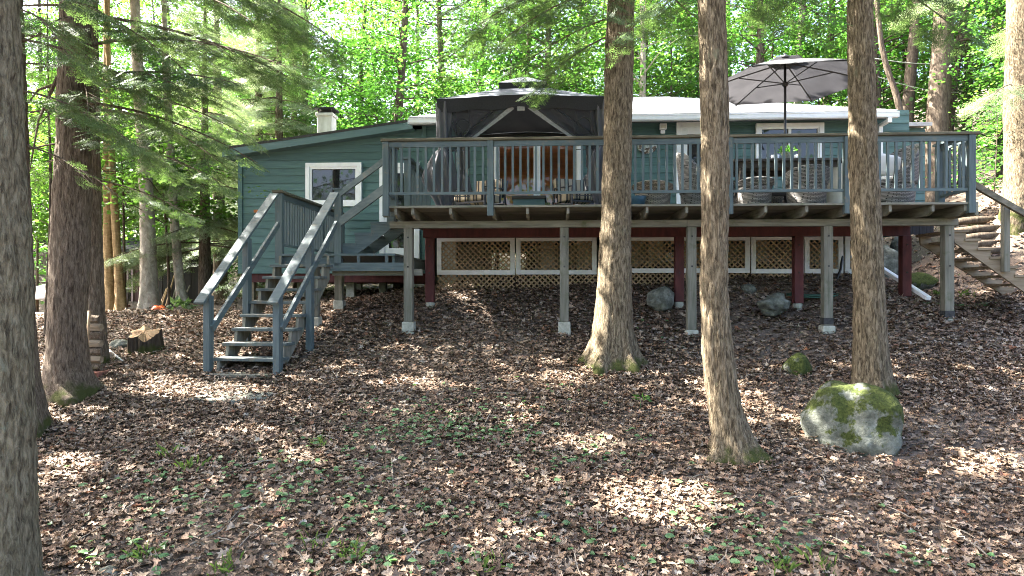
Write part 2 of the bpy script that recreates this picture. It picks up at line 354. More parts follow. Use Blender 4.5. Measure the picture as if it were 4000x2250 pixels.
M_soil, _nt, _b = newmat('leafy_soil')
_n1 = noise(_nt, 26, (1,1,1), 8, .7); _n2 = noise(_nt, 1.1, (1,1,1), 4)
_c = ramp(_nt, _n1, [(.3,(.05,.036,.025)),(.5,(.11,.08,.056)),(.66,(.18,.135,.10)),(.8,(.26,.205,.16))])
_c = mixc(_nt, ramp(_nt, _n2, [(.5,(0,0,0)),(.72,(.6,.6,.6))]), _c, (.045,.038,.028))
_nt.links.new(_c, _b.inputs['Base Color']); _b.inputs['Roughness'].default_value = .95
bumpn(_nt, _b, _n1, .9, .03)
def axis(edges):
    a = []
    for lo, hi, st in edges: a.append(np.arange(lo, hi, st))
    return np.concatenate(a+[np.array([edges[-1][1]])])
gx_ = axis([(-160,-40,12),(-40,-12,2),(-12,12,.12),(12,40,2),(40,160,12)]); gy_ = axis([(-60,-4,4),(-4,3,.5),(3,17,.12),(17,45,.8),(45,160,8)])
GXX, GYY = np.meshgrid(gx_, gy_); gz = gh(GXX.ravel(), GYY.ravel())
ni, nj = len(gx_), len(gy_); idx = (np.arange(nj-1)[:,None]*ni+np.arange(ni-1)[None]).ravel()
tag(np_mesh('ground', np.c_[GXX.ravel(), GYY.ravel(), gz], np.c_[idx, idx+1, idx+1+ni, idx+ni], M_soil, smooth=True), kind='structure')

# ---------------------------------------------------------------- cottage
VW = 14.5                                  # plane of the front wall
house = thing('cottage', 'teal clapboard cottage with white trimmed windows behind the raised deck', 'cottage', H @ Vector((1, VW, .4)))
LAP = .163
def siding(mb, ulo, uhi, z0, z1, v=VW):
    z = z0
    while z < z1-.01:
        zt = min(z+LAP, z1)
        a0, b0 = ulo(z), uhi(z); a1, b1 = ulo(zt), uhi(zt)
        if b0-a0 > .05 and b1-a1 > -.02:
            b1 = max(b1, a1)
            mb.add([(a0,v-.024,z),(b0,v-.024,z),(b1,v-.004,zt),(a1,v-.004,zt),(a0,v+.02,z),(b0,v+.02,z)], [(0,1,2,3),(4,5,1,0)])
        z = zt
uL, uR, uM = U(937,VW), U(3550,VW), U(1660,VW)
zb_w, zb_m = Z(1068,VW,1200), 1.12
rl0, rl1 = uz(870,604,VW-.3), uz(1612,494,VW-.3)
def roofz(u): return rl0[1]+(rl1[1]-rl0[1])*(u-rl0[0])/(rl1[0]-rl0[0])
def uroof(z): return max(uL, rl0[0]+(z-rl0[1])*(rl1[0]-rl0[0])/(rl1[1]-rl0[1]))
m = MB(H); siding(m, uroof, lambda z: uM, zb_w, roofz(uM)); wing = m.build('wing_wall', M_sid, house)
ZE = Z(470,VW)
m = MB(H); siding(m, lambda z: uM+.012, lambda z: uR, zb_m, ZE+.1); m.build('main_wall', M_sid, house)
m = MB(H)                                  # the rest of the shell
m.hexa([(uL,VW+.04,zb_w),(uM,VW+.04,zb_w),(uM,VW+6,zb_w),(uL,VW+6,zb_w),(uL,VW+.04,roofz(uL)),(uM,VW+.04,roofz(uM)),(uM,VW+6,roofz(uM)),(uL,VW+6,roofz(uL))])
m.box(uM+.01,uR,VW+.04,VW+7.4,zb_m,ZE+.1); m.build('rear_wall', M_sid, house)
MB(H).box(uM-.06,uM+.03,VW-.045,VW-.026,zb_w,ZE+.05).build('corner_board', M_sid, house); MB(H).box(uL-.02,uL+.07,VW-.05,VW-.026,zb_w,roofz(uL)).build('corner_board', M_sid, house)
MB(H).box(uL,uM+.05,VW+.06,VW+.2,zb_w-.19,zb_w-.004).build('floor_beam', M_red, house); MB(H).box(uL,uM,VW+5.6,VW+5.8,zb_w-.19,zb_w-.004).build('floor_beam', M_red, house)
for a_, b_ in ((1690,1890),(2090,2600),(2650,3420)): MB(H).box(U(a_,VW+3),U(b_,VW+3),VW+3,VW+3.2,-.3,1.1).build('underfloor_shade_wall', M_conc, house)  # added wall segments that block back light, darkening the space behind the lattice
# wing shed roof
th = .05
m = MB(H); a0, a1 = rl0[0], rl1[0]+.0
zl, zr = rl0[1]+.10, rl1[1]+.10
m.hexa([(a0,VW-.34,zl),(a1,VW-.34,zr),(a1,VW+6.3,zr),(a0,VW+6.3,zl),(a0,VW-.34,zl+th),(a1,VW-.34,zr+th),(a1,VW+6.3,zr+th),(a0,VW+6.3,zl+th)])
wr = m.build('wing_roof', M_felt, house)
m = MB(H); m.hexa([(a0,VW-.33,zl-.15),(a1,VW-.33,zr-.15),(a1,VW-.30,zr-.15),(a0,VW-.30,zl-.15),(a0,VW-.33,zl),(a1,VW-.33,zr),(a1,VW-.30,zr),(a0,VW-.30,zl)])
m.hexa([(a0-.002,VW-.30,zl-.15),(a0+.03,VW-.30,zl-.15),(a0+.03,VW+6.3,zl-.15),(a0-.002,VW+6.3,zl-.15),(a0-.002,VW-.30,zl),(a0+.03,VW-.30,zl),(a0+.03,VW+6.3,zl),(a0-.002,VW+6.3,zl)])
m.build('fascia', M_fascia, house)
m = MB(H); m.hexa([(a0+.03,VW-.30,zl-.14),(a1,VW-.30,zr-.14),(a1,VW+.02,zr-.14),(a0+.03,VW+.02,zl-.14),(a0+.03,VW-.30,zl-.12),(a1,VW-.30,zr-.12),(a1,VW+.02,zr-.12),(a0+.03,VW+.02,zl-.12)])
m.build('soffit', M_fascia, house)
# chimney
cv = VW+1.6; cu0, cz = uz(1238,530,cv); cu1 = U(1296,cv); ct = Z(452,cv,1270)
m = MB(H); m.box(cu0,cu1,cv,cv+.36,cz-.4,ct); m.box(cu0-.035,cu1+.035,cv-.035,cv+.395,ct,ct+.07)
ch = m.build('chimney', M_plaster, house, bevel=.012)
m = MB(H)
for x in (cu0+.03, cu1-.03):
    for y in (cv+.03, cv+.33): m.bar((x,y,ct+.07),(x,y,ct+.17),.03,.03,(0,1,0))
m.box(cu0+.06,cu1-.06,cv+.06,cv+.3,ct+.07,ct+.14)
m.add([(cu0-.06,cv-.06,ct+.165),(cu1+.06,cv-.06,ct+.165),(cu1+.06,cv+.42,ct+.165),(cu0-.06,cv+.42,ct+.165),
       (cu0-.06,cv-.06,ct+.195),(cu1+.06,cv-.06,ct+.195),(cu1+.06,cv+.42,ct+.195),(cu0-.06,cv+.42,ct+.195),((cu0+cu1)/2,cv+.18,ct+.24)],
      [(3,2,1,0),(0,1,5,4),(1,2,6,5),(2,3,7,6),(3,0,4,7),(4,5,8),(5,6,8),(6,7,8),(7,4,8)])
m.build('chimney_cap', M_felt, ch)
# main hip roof with shingle courses
VE = VW-.42; e0, e1 = U(1598,VE), U(3506,VE); ze = Z(452,VE); bv = VW+7.9; vm = (VE+bv)/2; zr_ = ze+.36*(vm-VE); hr = (vm-VE)*.95
m = MB(H); nC = 26
def hipf(i): t = i/nC; return e0+hr*t, e1-hr*t, VE+(vm-VE)*t, ze+(zr_-ze)*t
for i in range(nC):
    l0,r0,v0,z0 = hipf(i); l1,r1,v1,z1 = hipf(i+1)
    m.add([(l0,v0,z0+.018),(r0,v0,z0+.018),(r1,v1,z1+.004),(l1,v1,z1+.004),(l0,v0,z0-.004),(r0,v0,z0-.004)], [(0,1,2,3),(4,5,1,0)])
tl = (e0+hr,vm,zr_); tr_ = (e1-hr,vm,zr_)
m.add([(e0,VE,ze),(e0,bv,ze),tl,tr_,(e1,VE,ze),(e1,bv,ze)], [(1,0,2),(4,5,3),(5,1,2,3)])
m.build('main_roof', M_shing, house)
m = MB(H); m.box(e0+.02,e1-.02,VE+.015,bv-.1,ze-.05,ze-.012); m.box(e0+.06,e1-.06,VE+.06,VE+.09,ze-.16,ze-.05); m.build('roof_edge_board', M_felt, house)
m = MB(H); gt, gb = ze-.045, ze-.155        # box gutter with a lip
m.box(e0+.0,e1-.02,VE-.11,VE-.10,gb+.02,gt); m.box(e0,e1-.02,VE-.12,VE-.098,gt-.016,gt+.004); m.box(e0+.001,e1-.021,VE-.10,VE+.01,gb,gb+.02); m.box(e0-.004,e0,VE-.12,VE+.01,gb,gt); m.box(e1-.02,e1-.016,VE-.12,VE+.01,gb,gt)
gut = m.build('gutter', M_trim, house)
d0 = (U(3468,VE), VE-.06, gb); d1 = (uR+.02, VW-.08, Z(515,VW,3440))
m = MB(H); m.bar(d0,(d0[0],d0[1],gb-.1),.08,.07,(0,1,0)); m.bar((d0[0],d0[1],gb-.06),(U(3432,VW),VW-.1,Z(512,VW)),.075,.06); m.bar((U(3432,VW),VW-.08,Z(508,VW)),(U(3432,VW),VW-.08,.55),.075,.06,(0,1,0))
m.build('downspout', M_trim, house)
# windows and doors
def framed(name, px0, px1, py0, py1, fw, panes=1, glass=M_glass, v=VW, depth=.06, sash=.03):
    u0, z1 = uz(px0,py0,v-.03); u1, z0 = uz(px1,py1,v-.03)
    m = MB(H); va, vb = v-.03-depth, v-.006
    m.box(u0,u0+fw,va,vb,z0,z1); m.box(u1-fw,u1,va,vb,z0,z1); m.box(u0+fw,u1-fw,va+.001,vb,z1-fw,z1); m.box(u0+fw,u1-fw,va+.001,vb,z0,z0+fw)
    fr = m.build(name, M_trim, house, bevel=.004); m = MB(H); n = panes
    w = (u1-u0-2*fw)/n
    g = MB(H)
    for i in range(n):
        a, b = u0+fw+i*w, u0+fw+(i+1)*w; va2 = va+.018+.008*i
        m.box(a,a+sash,va2,vb-.001,z0+fw,z1-fw); m.box(b-sash,b,va2,vb-.001,z0+fw,z1-fw)
        m.box(a+sash,b-sash,va2+.001,vb-.001,z0+fw,z0+fw+sash); m.box(a+sash,b-sash,va2+.001,vb-.001,z1-fw-sash,z1-fw)
        g.box(a+sash,b-sash,vb-.022,vb-.002,z0+fw+sash,z1-fw-sash)
    m.build('sash', M_trim, fr); p = g.build('pane', glass, fr)
    return fr, (u0,u1,z0,z1)
framed('window', 1196, 1414, 638, 806, .09, 1, sash=.045)
framed('window', 2951, 3216, 484, 640, .09, 2)
fr, (u0,u1,z0,z1) = framed('patio_door', 1922, 2275, 520, 838, .09, 2, glass=M_clear, depth=.12, sash=.07)
m = MB(H)
k = 0; z = z0
while z < z1: m.box(u0,u1,VW-.024,VW-.021-.001*(k%2),z,min(z+.118,z1)); z += .12; k += 1
m.build('pine_board_blind', M_orange, fr)
def door(px0, px1, py0, zb, glassy, hand):
    u0, z1 = uz(px0,py0,VW-.03); u1 = U(px1,VW-.03); f = .1
    m = MB(H); m.box(u0,u0+f,VW-.085,VW-.006,zb,z1); m.box(u1-f,u1,VW-.085,VW-.006,zb,z1); m.box(u0+f,u1-f,VW-.084,VW-.006,z1-f,z1)
    fr = m.build('door_frame', M_trim, house, bevel=.004)
    m = MB(H); a, b, t, bt = u0+f, u1-f, z1-f, zb
    g0, g1_, gz0, gz1 = glassy
    ga, gb2 = a+(b-a)*g0, a+(b-a)*g1_; gza, gzb = bt+(t-bt)*gz0, bt+(t-bt)*gz1
    m.box(a,ga,VW-.06,VW-.007,bt,t); m.box(gb2,b,VW-.06,VW-.007,bt,t); m.box(ga,gb2,VW-.06,VW-.007,gzb,t); m.box(ga,gb2,VW-.06,VW-.007,bt,gza)
    m.box(ga+.05,gb2-.05,VW-.068,VW-.06,bt+.12,gza-.14)
    d = m.build('door', M_trim, house, bevel=.004)
    m = MB(H); m.box(ga,gb2,VW-.035,VW-.007,gza,gzb); m.build('door_pane', M_glass, d)
    m = MB(H); hx = a+.07 if hand < 0 else b-.07
    m.box(hx-.02,hx+.02,VW-.085,VW-.06,bt+.92,bt+1.12); m.box(hx-.025,hx+.025,VW-.085,VW-.06,bt+1.2,bt+1.25); m.bar((hx,VW-.1,bt+1.02),(hx+.1*-hand,VW-.1,bt+1.02),.02,.02)
    m.build('door_handle', M_handle, d)
door(2641, 2800, 480, 1.27, (.2,.8,.3,.93), -1)
door(1484, 1640, 638, .62, (.15,.85,.12,.94), 1)
m = MB(H); fu, fz = uz(2590,484,VW-.1); m.box(fu-.07,fu+.07,VW-.16,VW-.06,fz-.12,fz); m.box(fu-.045,fu+.045,VW-.10,VW-.026,fz-.2,fz-.12)
fl = m.build('floodlight', M_trim, house, bevel=.01); m = MB(H); m.box(fu-.055,fu+.055,VW-.165,VW-.161,fz-.1,fz-.03); m.build('lens', M_plaster, fl)
# low annex at the right end
av = VW+1.2; q0, qz = uz(3400,484,av); q1 = U(3612,av)
m = MB(H); siding(m, lambda z: q0, lambda z: q1, 1.3, qz-.1, av); m.box(q0,q1,av+.04,av+3,1.3,qz-.1); m.build('annex_wall', M_sid, house)
m = MB(H); m.hexa([(q0,av-.2,qz-.1),(q1+.06,av-.2,qz-.1),(q1+.06,av+3.3,qz+.4),(q0,av+3.3,qz+.4),(q0,av-.2,qz-.02),(q1+.06,av-.2,qz-.02),(q1+.06,av+3.3,qz+.48),(q0,av+3.3,qz+.48)]); m.build('annex_roof', M_shing, house)
# small wooden tag on the wing wall and piers below
m = MB(H); tu, tz = uz(1000,825,VW-.03); m.box(tu-.045,tu+.045,VW-.045,VW-.02,tz-.03,tz+.03); m.build('wall_tag', M_orange, house)
def pier(px, v, w, mat, top):
    u = U(px, v); q = H @ Vector((u, v, 0)); b = g1(q.x, q.y)-.1
    m = MB(H); m.box(u-w/2,u+w/2,v-w/2,v+w/2,b,top); return m.build('pier', mat, house, bevel=.006)
for px, v, w, mat in ((985,VW+.15,.14,M_cx),(1372,VW+.6,.19,M_conc),(1497,VW+1.2,.16,M_conc),(1180,VW+.8,.18,M_conc),(1060,VW+5.5,.2,M_conc),(1400,VW+5.5,.2,M_conc)):
    pier(px, v, w, mat, zb_w-.19)
for px, v in ((1760,VW),(2140,VW),(2560,VW),(2960,VW),(3340,VW),(1900,VW+6),(2500,VW+6),(3100,VW+6),(2280,VW+.3),(2480,VW+.2)): pier(px, v, .3, M_conc, zb_m)
m = MB(H); ou, oz = uz(2527,573,VW-.04)
tag(MB(H).grid(lambda i,j: (ou+.2*j*math.cos(2*math.pi*i), VW-.045-.01*(1-j*j), oz+.15*j*math.sin(2*math.pi*i)), 32, 6, True).build('wall_plaque', nmat('painted_plaque', [(.42,(.05,.045,.04)),(.48,(.16,.10,.06)),(.52,(.5,.52,.5)),(.6,(.14,.2,.2)),(.7,(.45,.45,.42))], 9, (1,1,1.6), .5, .1), smooth=True, solid=.02),
    'oval painted plaque on the teal wall left of the white door', 'plaque')

# ---------------------------------------------------------------- deck
VF, VB, VRED = 10.3, 10.9, 12.0
ZD = 1.25
deck = thing('timber_deck', 'raised timber deck with blue grey railing on tall posts', 'deck', H @ Vector((2, VF, 0)))
ul, ur = U(1498,VF), U(3806,VF)
m = MB(H); v = VF-.03
while v < VW-.12: m.box(ul,ur,v,v+.138,ZD-.032,ZD); v += .145
m.build('decking', M_gx, deck)
def joist(px, inset=0):
    u = U(px, VF); m = MB(H); t = .02
    pts = [(VF-.0,ZD-.034),(VW-.1,ZD-.034),(VW-.1,ZD-.18),(VF+.14,ZD-.18),(VF-.0,ZD-.13)]
    vs = [(u-t,a,b) for a,b in pts]+[(u+t,a,b) for a,b in pts]; n = 5
    m.add(vs, [tuple(range(n)), tuple(range(2*n-1,n-1,-1))]+[(i,i+n,(i+1)%n+n,(i+1)%n) for i in range(n)])
    return m.build('joist', M_gy, deck)
for px in (1545,1612,1760,1926,2060,2219,2370,2528,2683,2850,2992,3152,3312,3478,3645,3772): joist(px)
m = MB(H); m.box(ul-.0,ul+.09,VF-.02,VF+.03,ZD-.17,ZD-.034); m.box(ur-.02,ur+.03,VF-.05,VW-.1,ZD-.19,ZD-.001); m.build('rim_board', M_gy, deck)
bt, bb = Z(857,VB), Z(890,VB)
bt = ZD-.182
m = MB(H); m.box(U(1526,VB),U(2681,VB)-.002,VB-.075,VB+.075,bb,bt); m.box(U(2681,VB)+.002,U(3733,VB),VB-.074,VB+.074,bb+.002,bt); m.build('front_beam', M_gx, deck)
m = MB(H); m.box(U(1655,VRED),U(3548,VRED),VRED-.07,VRED+.07,Z(928,VRED),ZD-.182); m.build('red_beam', M_red, deck)
def post(px, v, w, top, mat, py_foot, fw, fh, name='post', strap=False, red=False):
    u = U(px, v); zf = Z(py_foot, v, px); m = MB(H); m.box(u-w/2,u+w/2,v-w/2,v+w/2,zf,top); p = m.build(name, mat, deck, bevel=.006)
    m = MB(H @ Matrix.Translation((u,v,0))); m.lathe((0,0,zf), [(fw*.56,-fh-.25),(fw*.54,-.03),(fw*.5,-.005),(fw*.4,-.001)], 16) if red else m.hexa([(-fw/2-.01,-fw/2-.01,zf-fh-.2),(fw/2+.01,-fw/2-.01,zf-fh-.2),(fw/2+.01,fw/2+.01,zf-fh-.2),(-fw/2-.01,fw/2+.01,zf-fh-.2),(-fw/2,-fw/2,zf-.002),(fw/2,-fw/2,zf-.002),(fw/2,fw/2,zf-.002),(-fw/2,fw/2,zf-.002)])
    m.build('footing', M_conc, p, bevel=.012)
    if strap:
        m = MB(H); m.box(u-w/2-.004,u+w/2+.004,v-w/2-.004,v+w/2+.004,zf+.02,zf+.12); m.build('steel_strap', M_felt, p)
    for dz in (.15,.62): MB(H).bar((u,v-w/2-.012,top-dz),(u,v-w/2+.001,top-dz),.025,.025).build('bolt', M_felt, p)
    return p
for px, py, fh, st in ((1597,1256,.2,0),(2204,1256,.2,0),(2700,1288,.14,0),(3230,1271,.15,1),(3700,1244,.1,1)): post(px, VB, .14, bb-.002, M_gz, py, .19, fh, strap=st)
for px, py in ((1680,1180),(2652,1178),(3116,1184),(3535,1158)): post(px, VRED, .15, Z(928,VRED)-.002, M_red, py, .15, .08, red=True)
# railing
RT = Z(545,VF,1500)                        # top of cap
def rail_section(a, b, n, parent, tops=(RT, RT), base=ZD, bot=.165, cap=True):
    """balusters and rails between local points a and b (u,v)"""
    a, b = Vector((*a,0)), Vector((*b,0)); d = (b-a).normalized(); sd = Vector((d.y,-d.x,0))
    def pt(t, z, off=0): q = a.lerp(b,t)+sd*off; return (q.x,q.y,z)
    horizontal = abs(d.x) > .5
    mr = M_px if horizontal else M_py
    m = MB(H); m.bar(pt(0,RT-.085),pt(1,RT-.085),.04,.085); m.build('top_rail', mr, parent)
    m = MB(H); m.bar(pt(0,base+bot+.02),pt(1,base+bot+.02),.04,.04); m.build('bottom_rail', mr, parent)
    for i in range(n):
        t = (i+.5)/n; m = MB(H); m.bar(pt(t,base+bot+.041),pt(t,RT-.13),.035,.035,(d.x,d.y,0)); m.build('baluster', M_pz, parent)
rp = [1509,1916,2392,2848,3307,3790]
for i, px in enumerate(rp):
    u = U(px,VF); m = MB(H); w = .095
    m.box(u-w/2,u+w/2,VF-.06,VF+.035,ZD-.16,RT-.042); m.build('railing_post', M_pz, deck, bevel=.005)
for i, n in enumerate((12,15,14,14,14)):
    rail_section((U(rp[i],VF)+.05,VF-.01),(U(rp[i+1],VF)-.05,VF-.01), n, deck)
for i in range(3):
    a = (ul-.03, U(rp[2],VF)+.08, U(rp[4],VF)+.02, ur+.05)[i:i+2]
    m = MB(H); m.box(a[0],a[1]-.003,VF-.075,VF+.065,RT-.04+.002*(i%2),RT); m.build('rail_cap', M_cap, deck, bevel=.006)
ulc = U(1509,VF)
rail_section((ulc,VF+.08),(ulc,VF+.45), 3, deck); m = MB(H); m.box(ulc-.05,ulc+.05,VF+.45,VF+.55,ZD-.1,RT-.002); m.build('railing_post', M_pz, deck)
m = MB(H); m.box(ulc-.07,ulc+.07,VF+.07,VF+.6,RT-.04,RT-.003); m.build('rail_cap', M_cap, deck)
rail_section((ulc+.02,VF+1.5),(ulc+.02,VW-.5), 15, deck); m = MB(H); m.box(ulc-.03,ulc+.07,VF+1.4,VF+1.5,ZD-.1,RT-.04); m.build('railing_post', M_pz, deck)
m = MB(H); m.box(ulc-.06,ulc+.09,VF+1.35,VW-.4,RT-.038,RT-.001); m.build('rail_cap', M_px, deck)
urc = U(3790,VF)
rail_section((urc,VF+.05),(urc,VF+.72), 5, deck); m = MB(H); m.box(urc-.05,urc+.05,VF+.72,VF+.82,ZD-.1,RT-.002); m.build('railing_post', M_pz, deck)
m = MB(H); m.box(urc-.07,urc+.07,VF+.07,VF+.86,RT-.04,RT-.004); m.build('rail_cap', M_px, deck)
# lattice skirting, each framed panel a part of the deck
VL = 12.9
def clip_diag(u0,u1,z0,z1,c,s):
    pts = []
    for u in (u0,u1):
        z = s*(u-u0)+c
        if z0 <= z <= z1: pts.append((u,z))
    for z in (z0,z1):
        u = (z-c)/s+u0
        if u0 < u < u1: pts.append((u,z))
    pts = sorted(set((round(a,4),round(b,4)) for a,b in pts))
    return (pts[0],pts[-1]) if len(pts) > 1 else None
def lattice(px0,px1,py0,py1,pyb,parent,notch=None):
    u0, zt = uz(px0,py0,VL); u1, zb = uz(px1,py1,VL); zg = Z(pyb,VL,px0); f = .085
    m = MB(H)
    for a in ((u0,u0+f,zb,zt),(u1-f,u1,zb,zt)): m.box(a[0],a[1],VL-.05,VL-.012,a[2],a[3])
    m.box(u0+f,u1-f,VL-.049,VL-.012,zt-f*.85,zt); m.box(u0+f,u1-f,VL-.049,VL-.012,zb,zb+f)
    p = m.build('skirting_frame', M_grim, parent)
    m = MB(H); sp = .104
    for s in (1,-1):
        c = zg-(u1-u0) if s > 0 else zg
        while c < zt+(u1-u0):
            e = clip_diag(u0,u1,zg,zt,c,s); off = .004*s
            if e:
                (ua,za),(ub,zb_) = e
                if abs(ub-ua) > .03: m.bar((ua,VL+.002+off,za),(ub,VL+.002+off,zb_),.006,.028,(0,0,1))
            c += sp
    m.build('lattice', M_lat, p)
for a in ((1708,2011,929,1073,1140),(2016,2330,928,1072,1132),(2440,2927,926,1066,1110),(2932,3136,923,1068,1080),(3140,3290,923,1068,1078),(3298,3420,923,1069,1076)): lattice(*a, deck)

# ---------------------------------------------------------------- landing and its stairs
ZL = .555; VLd = 10.87
land = thing('stair_landing', 'blue grey landing with balustrade between the two flights of stairs', 'landing', H @ Vector((-3, 11.5, 0)))
lu0, lu1 = U(1076,VLd), U(1544,VLd); lum = U(1310,VLd)
m = MB(H); v = VLd-.03
while v < 14.2: m.box(lu0,lu1,v,v+.138,ZL-.035,ZL); v += .145
m.build('landing_boards', M_px, land)
m = MB(H); m.box(U(1290,VLd),U(1600,VLd)-.06,VLd-.02,VLd+.02,Z(1058,VLd),Z(1025,VLd)); m.box(lu0+.04,lum,VLd+.03,VLd+.07,ZL-.2,ZL-.036); m.box(lu0+.03,lu0+.07,VLd+.08,14.2,ZL-.2,ZL-.037); m.box(lu1-.07,lu1-.03,VLd+.08,14.2,ZL-.2,ZL-.037)
m.build('landing_joist', M_px, land)
m = MB(H); m.box(U(1290,VLd),U(1692,VRED),VLd+.1,VLd+.14,Z(1075,VLd),Z(1050,VLd)); m.build('cross_beam', M_gx, land)
for px in (1401,1511): u = U(px,VLd); MB(H).box(u-.022,u+.022,VLd-.022,VLd+.02,Z(1025,VLd)+.002,ZL-.036).build('spacer_block', M_px, land)
for px, vv, top in ((1230,VLd+.03,ZL-.21),(1326,12.0,ZL-.04)):
    u = U(px,vv); q = H @ Vector((u,vv,0)); g = g1(q.x,q.y); m = MB(H); m.box(u-.07,u+.07,vv-.07,vv+.07,g+.16,top); p = m.build('landing_post', M_gz, land, bevel=.006)
    m = MB(H); m.box(u-.09,u+.09,vv-.09,vv+.09,g-.2,g+.158); m.build('footing', M_conc, p, bevel=.012)
rtop = Z(745,VLd,1090)
u = lu0+.06
m = MB(H); m.box(u-.055,u+.055,VLd-.03,VLd+.08,ZL-.15,rtop-.04); m.build('landing_newel', M_pz, land)
for v in (VLd+2.0,14.15): MB(H).box(u-.05,u+.05,v,v+.1,ZL,rtop-.042).build('landing_newel', M_pz, land)
m = MB(H); m.box(u-.085,u+.085,VLd-.09,14.3,rtop-.04,rtop); m.build('landing_cap', M_cap, land, bevel=.005)
m = MB(H); m.box(u-.02,u+.02,VLd+.08,14.2,rtop-.135,rtop-.045); m.box(u-.02,u+.02,VLd+.08,14.2,ZL+.13,ZL+.17); m.build('landing_rail', M_py, land)
for i in range(27):
    v = VLd+.16+i*.118
    m = MB(H); m.box(u-.018,u+.018,v-.018,v+.018,ZL+.171,rtop-.136); m.build('landing_baluster', M_pz, land)
un = U(1320,VLd)
m = MB(H); m.box(un-.055,un+.055,VLd-.02,VLd+.09,ZL-.2,Z(742,VLd,1320)); m.box(un-.075,un+.075,VLd-.04,VLd+.11,Z(742,VLd,1320),Z(735,VLd,1320)); m.build('landing_newel', M_pz, land)

up = thing('upper_stairs', 'short blue grey flight of stairs from the landing up to the deck', 'stairs', H @ Vector((-2.3, 11.3, ZL)))
sv0, sv1 = VLd+.12, VLd+.98
ut0 = U(1384,sv0)
rz = (ZD-ZL)/4
for i in range(3):
    m = MB(H); a = ut0-.25+i*.26; m.box(a,a+.29,sv0-.03,sv1+.03,ZL+rz*(i+1)-.04,ZL+rz*(i+1)); m.build('tread', M_px, up)
for k, vv in enumerate((sv0,sv1)):
    m = MB(H); t = .02; pts = [(ut0-.24,ZL)]
    for i in range(3): pts += [(ut0-.24+i*.26,ZL+rz*(i+1)-.041),(ut0-.24+(i+1)*.26,ZL+rz*(i+1)-.041)]
    pts += [(ut0-.24+.78,ZD-.04),(ut0+.66,ZD-.04),(ut0+.66,ZD-.25),(ut0+.05,ZL)]
    n = len(pts); m.add([(a,vv-t,b) for a,b in pts]+[(a,vv+t,b) for a,b in pts], [tuple(range(n-1,-1,-1)), tuple(range(n,2*n))]+[(i,(i+1)%n,(i+1)%n+n,i+n) for i in range(n)])
    m.build('stringer', M_px, up)
pa = Vector((un+.03,VLd+.0,Z(757,VLd,1328))); pb = Vector((ulc-.03,VF+.35,Z(612,VF+.35,1497)))
m = MB(H); m.bar(pa,pb,.04,.09); m.build('handrail', M_px, up)
pa = Vector((un+.03,VLd+.0,Z(868,VLd,1328))); pb = Vector((ulc-.03,VF+.35,Z(722,VF+.35,1497)))
m = MB(H); m.bar(pa,pb,.04,.13); m.build('handrail', M_px, up)

def X3(o, ax, ay, az): return Matrix(((ax[0],ay[0],az[0],o[0]),(ax[1],ay[1],az[1],o[1]),(ax[2],ay[2],az[2],o[2]),(0,0,0,1)))
p0 = P(1187,989,10.87); p1 = P(925,1463,8.85)
dv = Vector((p1.x-p0.x,p1.y-p0.y,0)); run = dv.length/9; dv.normalize(); lat = Vector((-dv.y,dv.x,0))   # lat points right
if lat.x < 0: lat = -lat
SM = X3((p0.x,p0.y,0), lat, dv, (0,0,1))   # local: x right, y down the flight, z up
st = thing('front_stairs', 'long blue grey open flight of stairs from the leaf litter to the landing', 'stairs', (p1.x,p1.y,-1.2))
rise = (p0.z-p1.z)/9
for i in range(1,10):
    y = run*i; z = p0.z-rise*i; m = MB(SM); jx = random.uniform(-.012,.012)
    m.box(-.46+jx,.46+jx,y-.30,y,z-.042,z); m.build('tread', M_tread if i < 9 else M_gx, st, bevel=.005)
for sx in (-.40,.40):
    m = MB(SM); t = .02; pts = [(0,p0.z-.04)]
    for i in range(1,10): pts += [(run*(i-1)+.01,p0.z-rise*i-.043),(run*i-.02,p0.z-rise*i-.043)]
    pts += [(run*9-.02,p1.z-.22),(run*8.2,p1.z-.22),(-.02,p0.z-.42)]
    n = len(pts); m.add([(sx-t,a,b) for a,b in pts]+[(sx+t,a,b) for a,b in pts], [tuple(range(n)), tuple(range(2*n-1,n-1,-1))]+[(i,i+n,(i+1)%n+n,(i+1)%n) for i in range(n)])
    m.build('stringer', M_gz, st)
for sx in (-.485,.485):
    ys = (.05,run*3.9,run*8.35) if sx < 0 else (.04,run*3.9,run*8.35)
    for y in ys[1:]:
        q = SM @ Vector((sx,y,0)); zt = p0.z-rise*(y/run)+.93; m = MB(SM)
        m.box(sx-.045,sx+.045,y-.06,y+.05,g1(q.x,q.y)-.15,zt-.03); m.build('stair_post', M_pz, st, bevel=.005)
    o = .02*(1 if sx > 0 else -1)
    m = MB(SM); a = Vector((sx+o,-.02,p0.z+.95)); b = Vector((sx+o,run*9.15,p1.z+.92+.0)); m.bar(a,b,.145,.04); m.build('handrail', M_px, st, bevel=.006)
    m = MB(SM); ox = .06 if sx < 0 else .055; m.bar((sx+ox,.0,p0.z+.47),(sx+ox,run*8.4,p0.z-rise*8.4+.47),.04,.09); m.build('mid_rail', M_py, st)

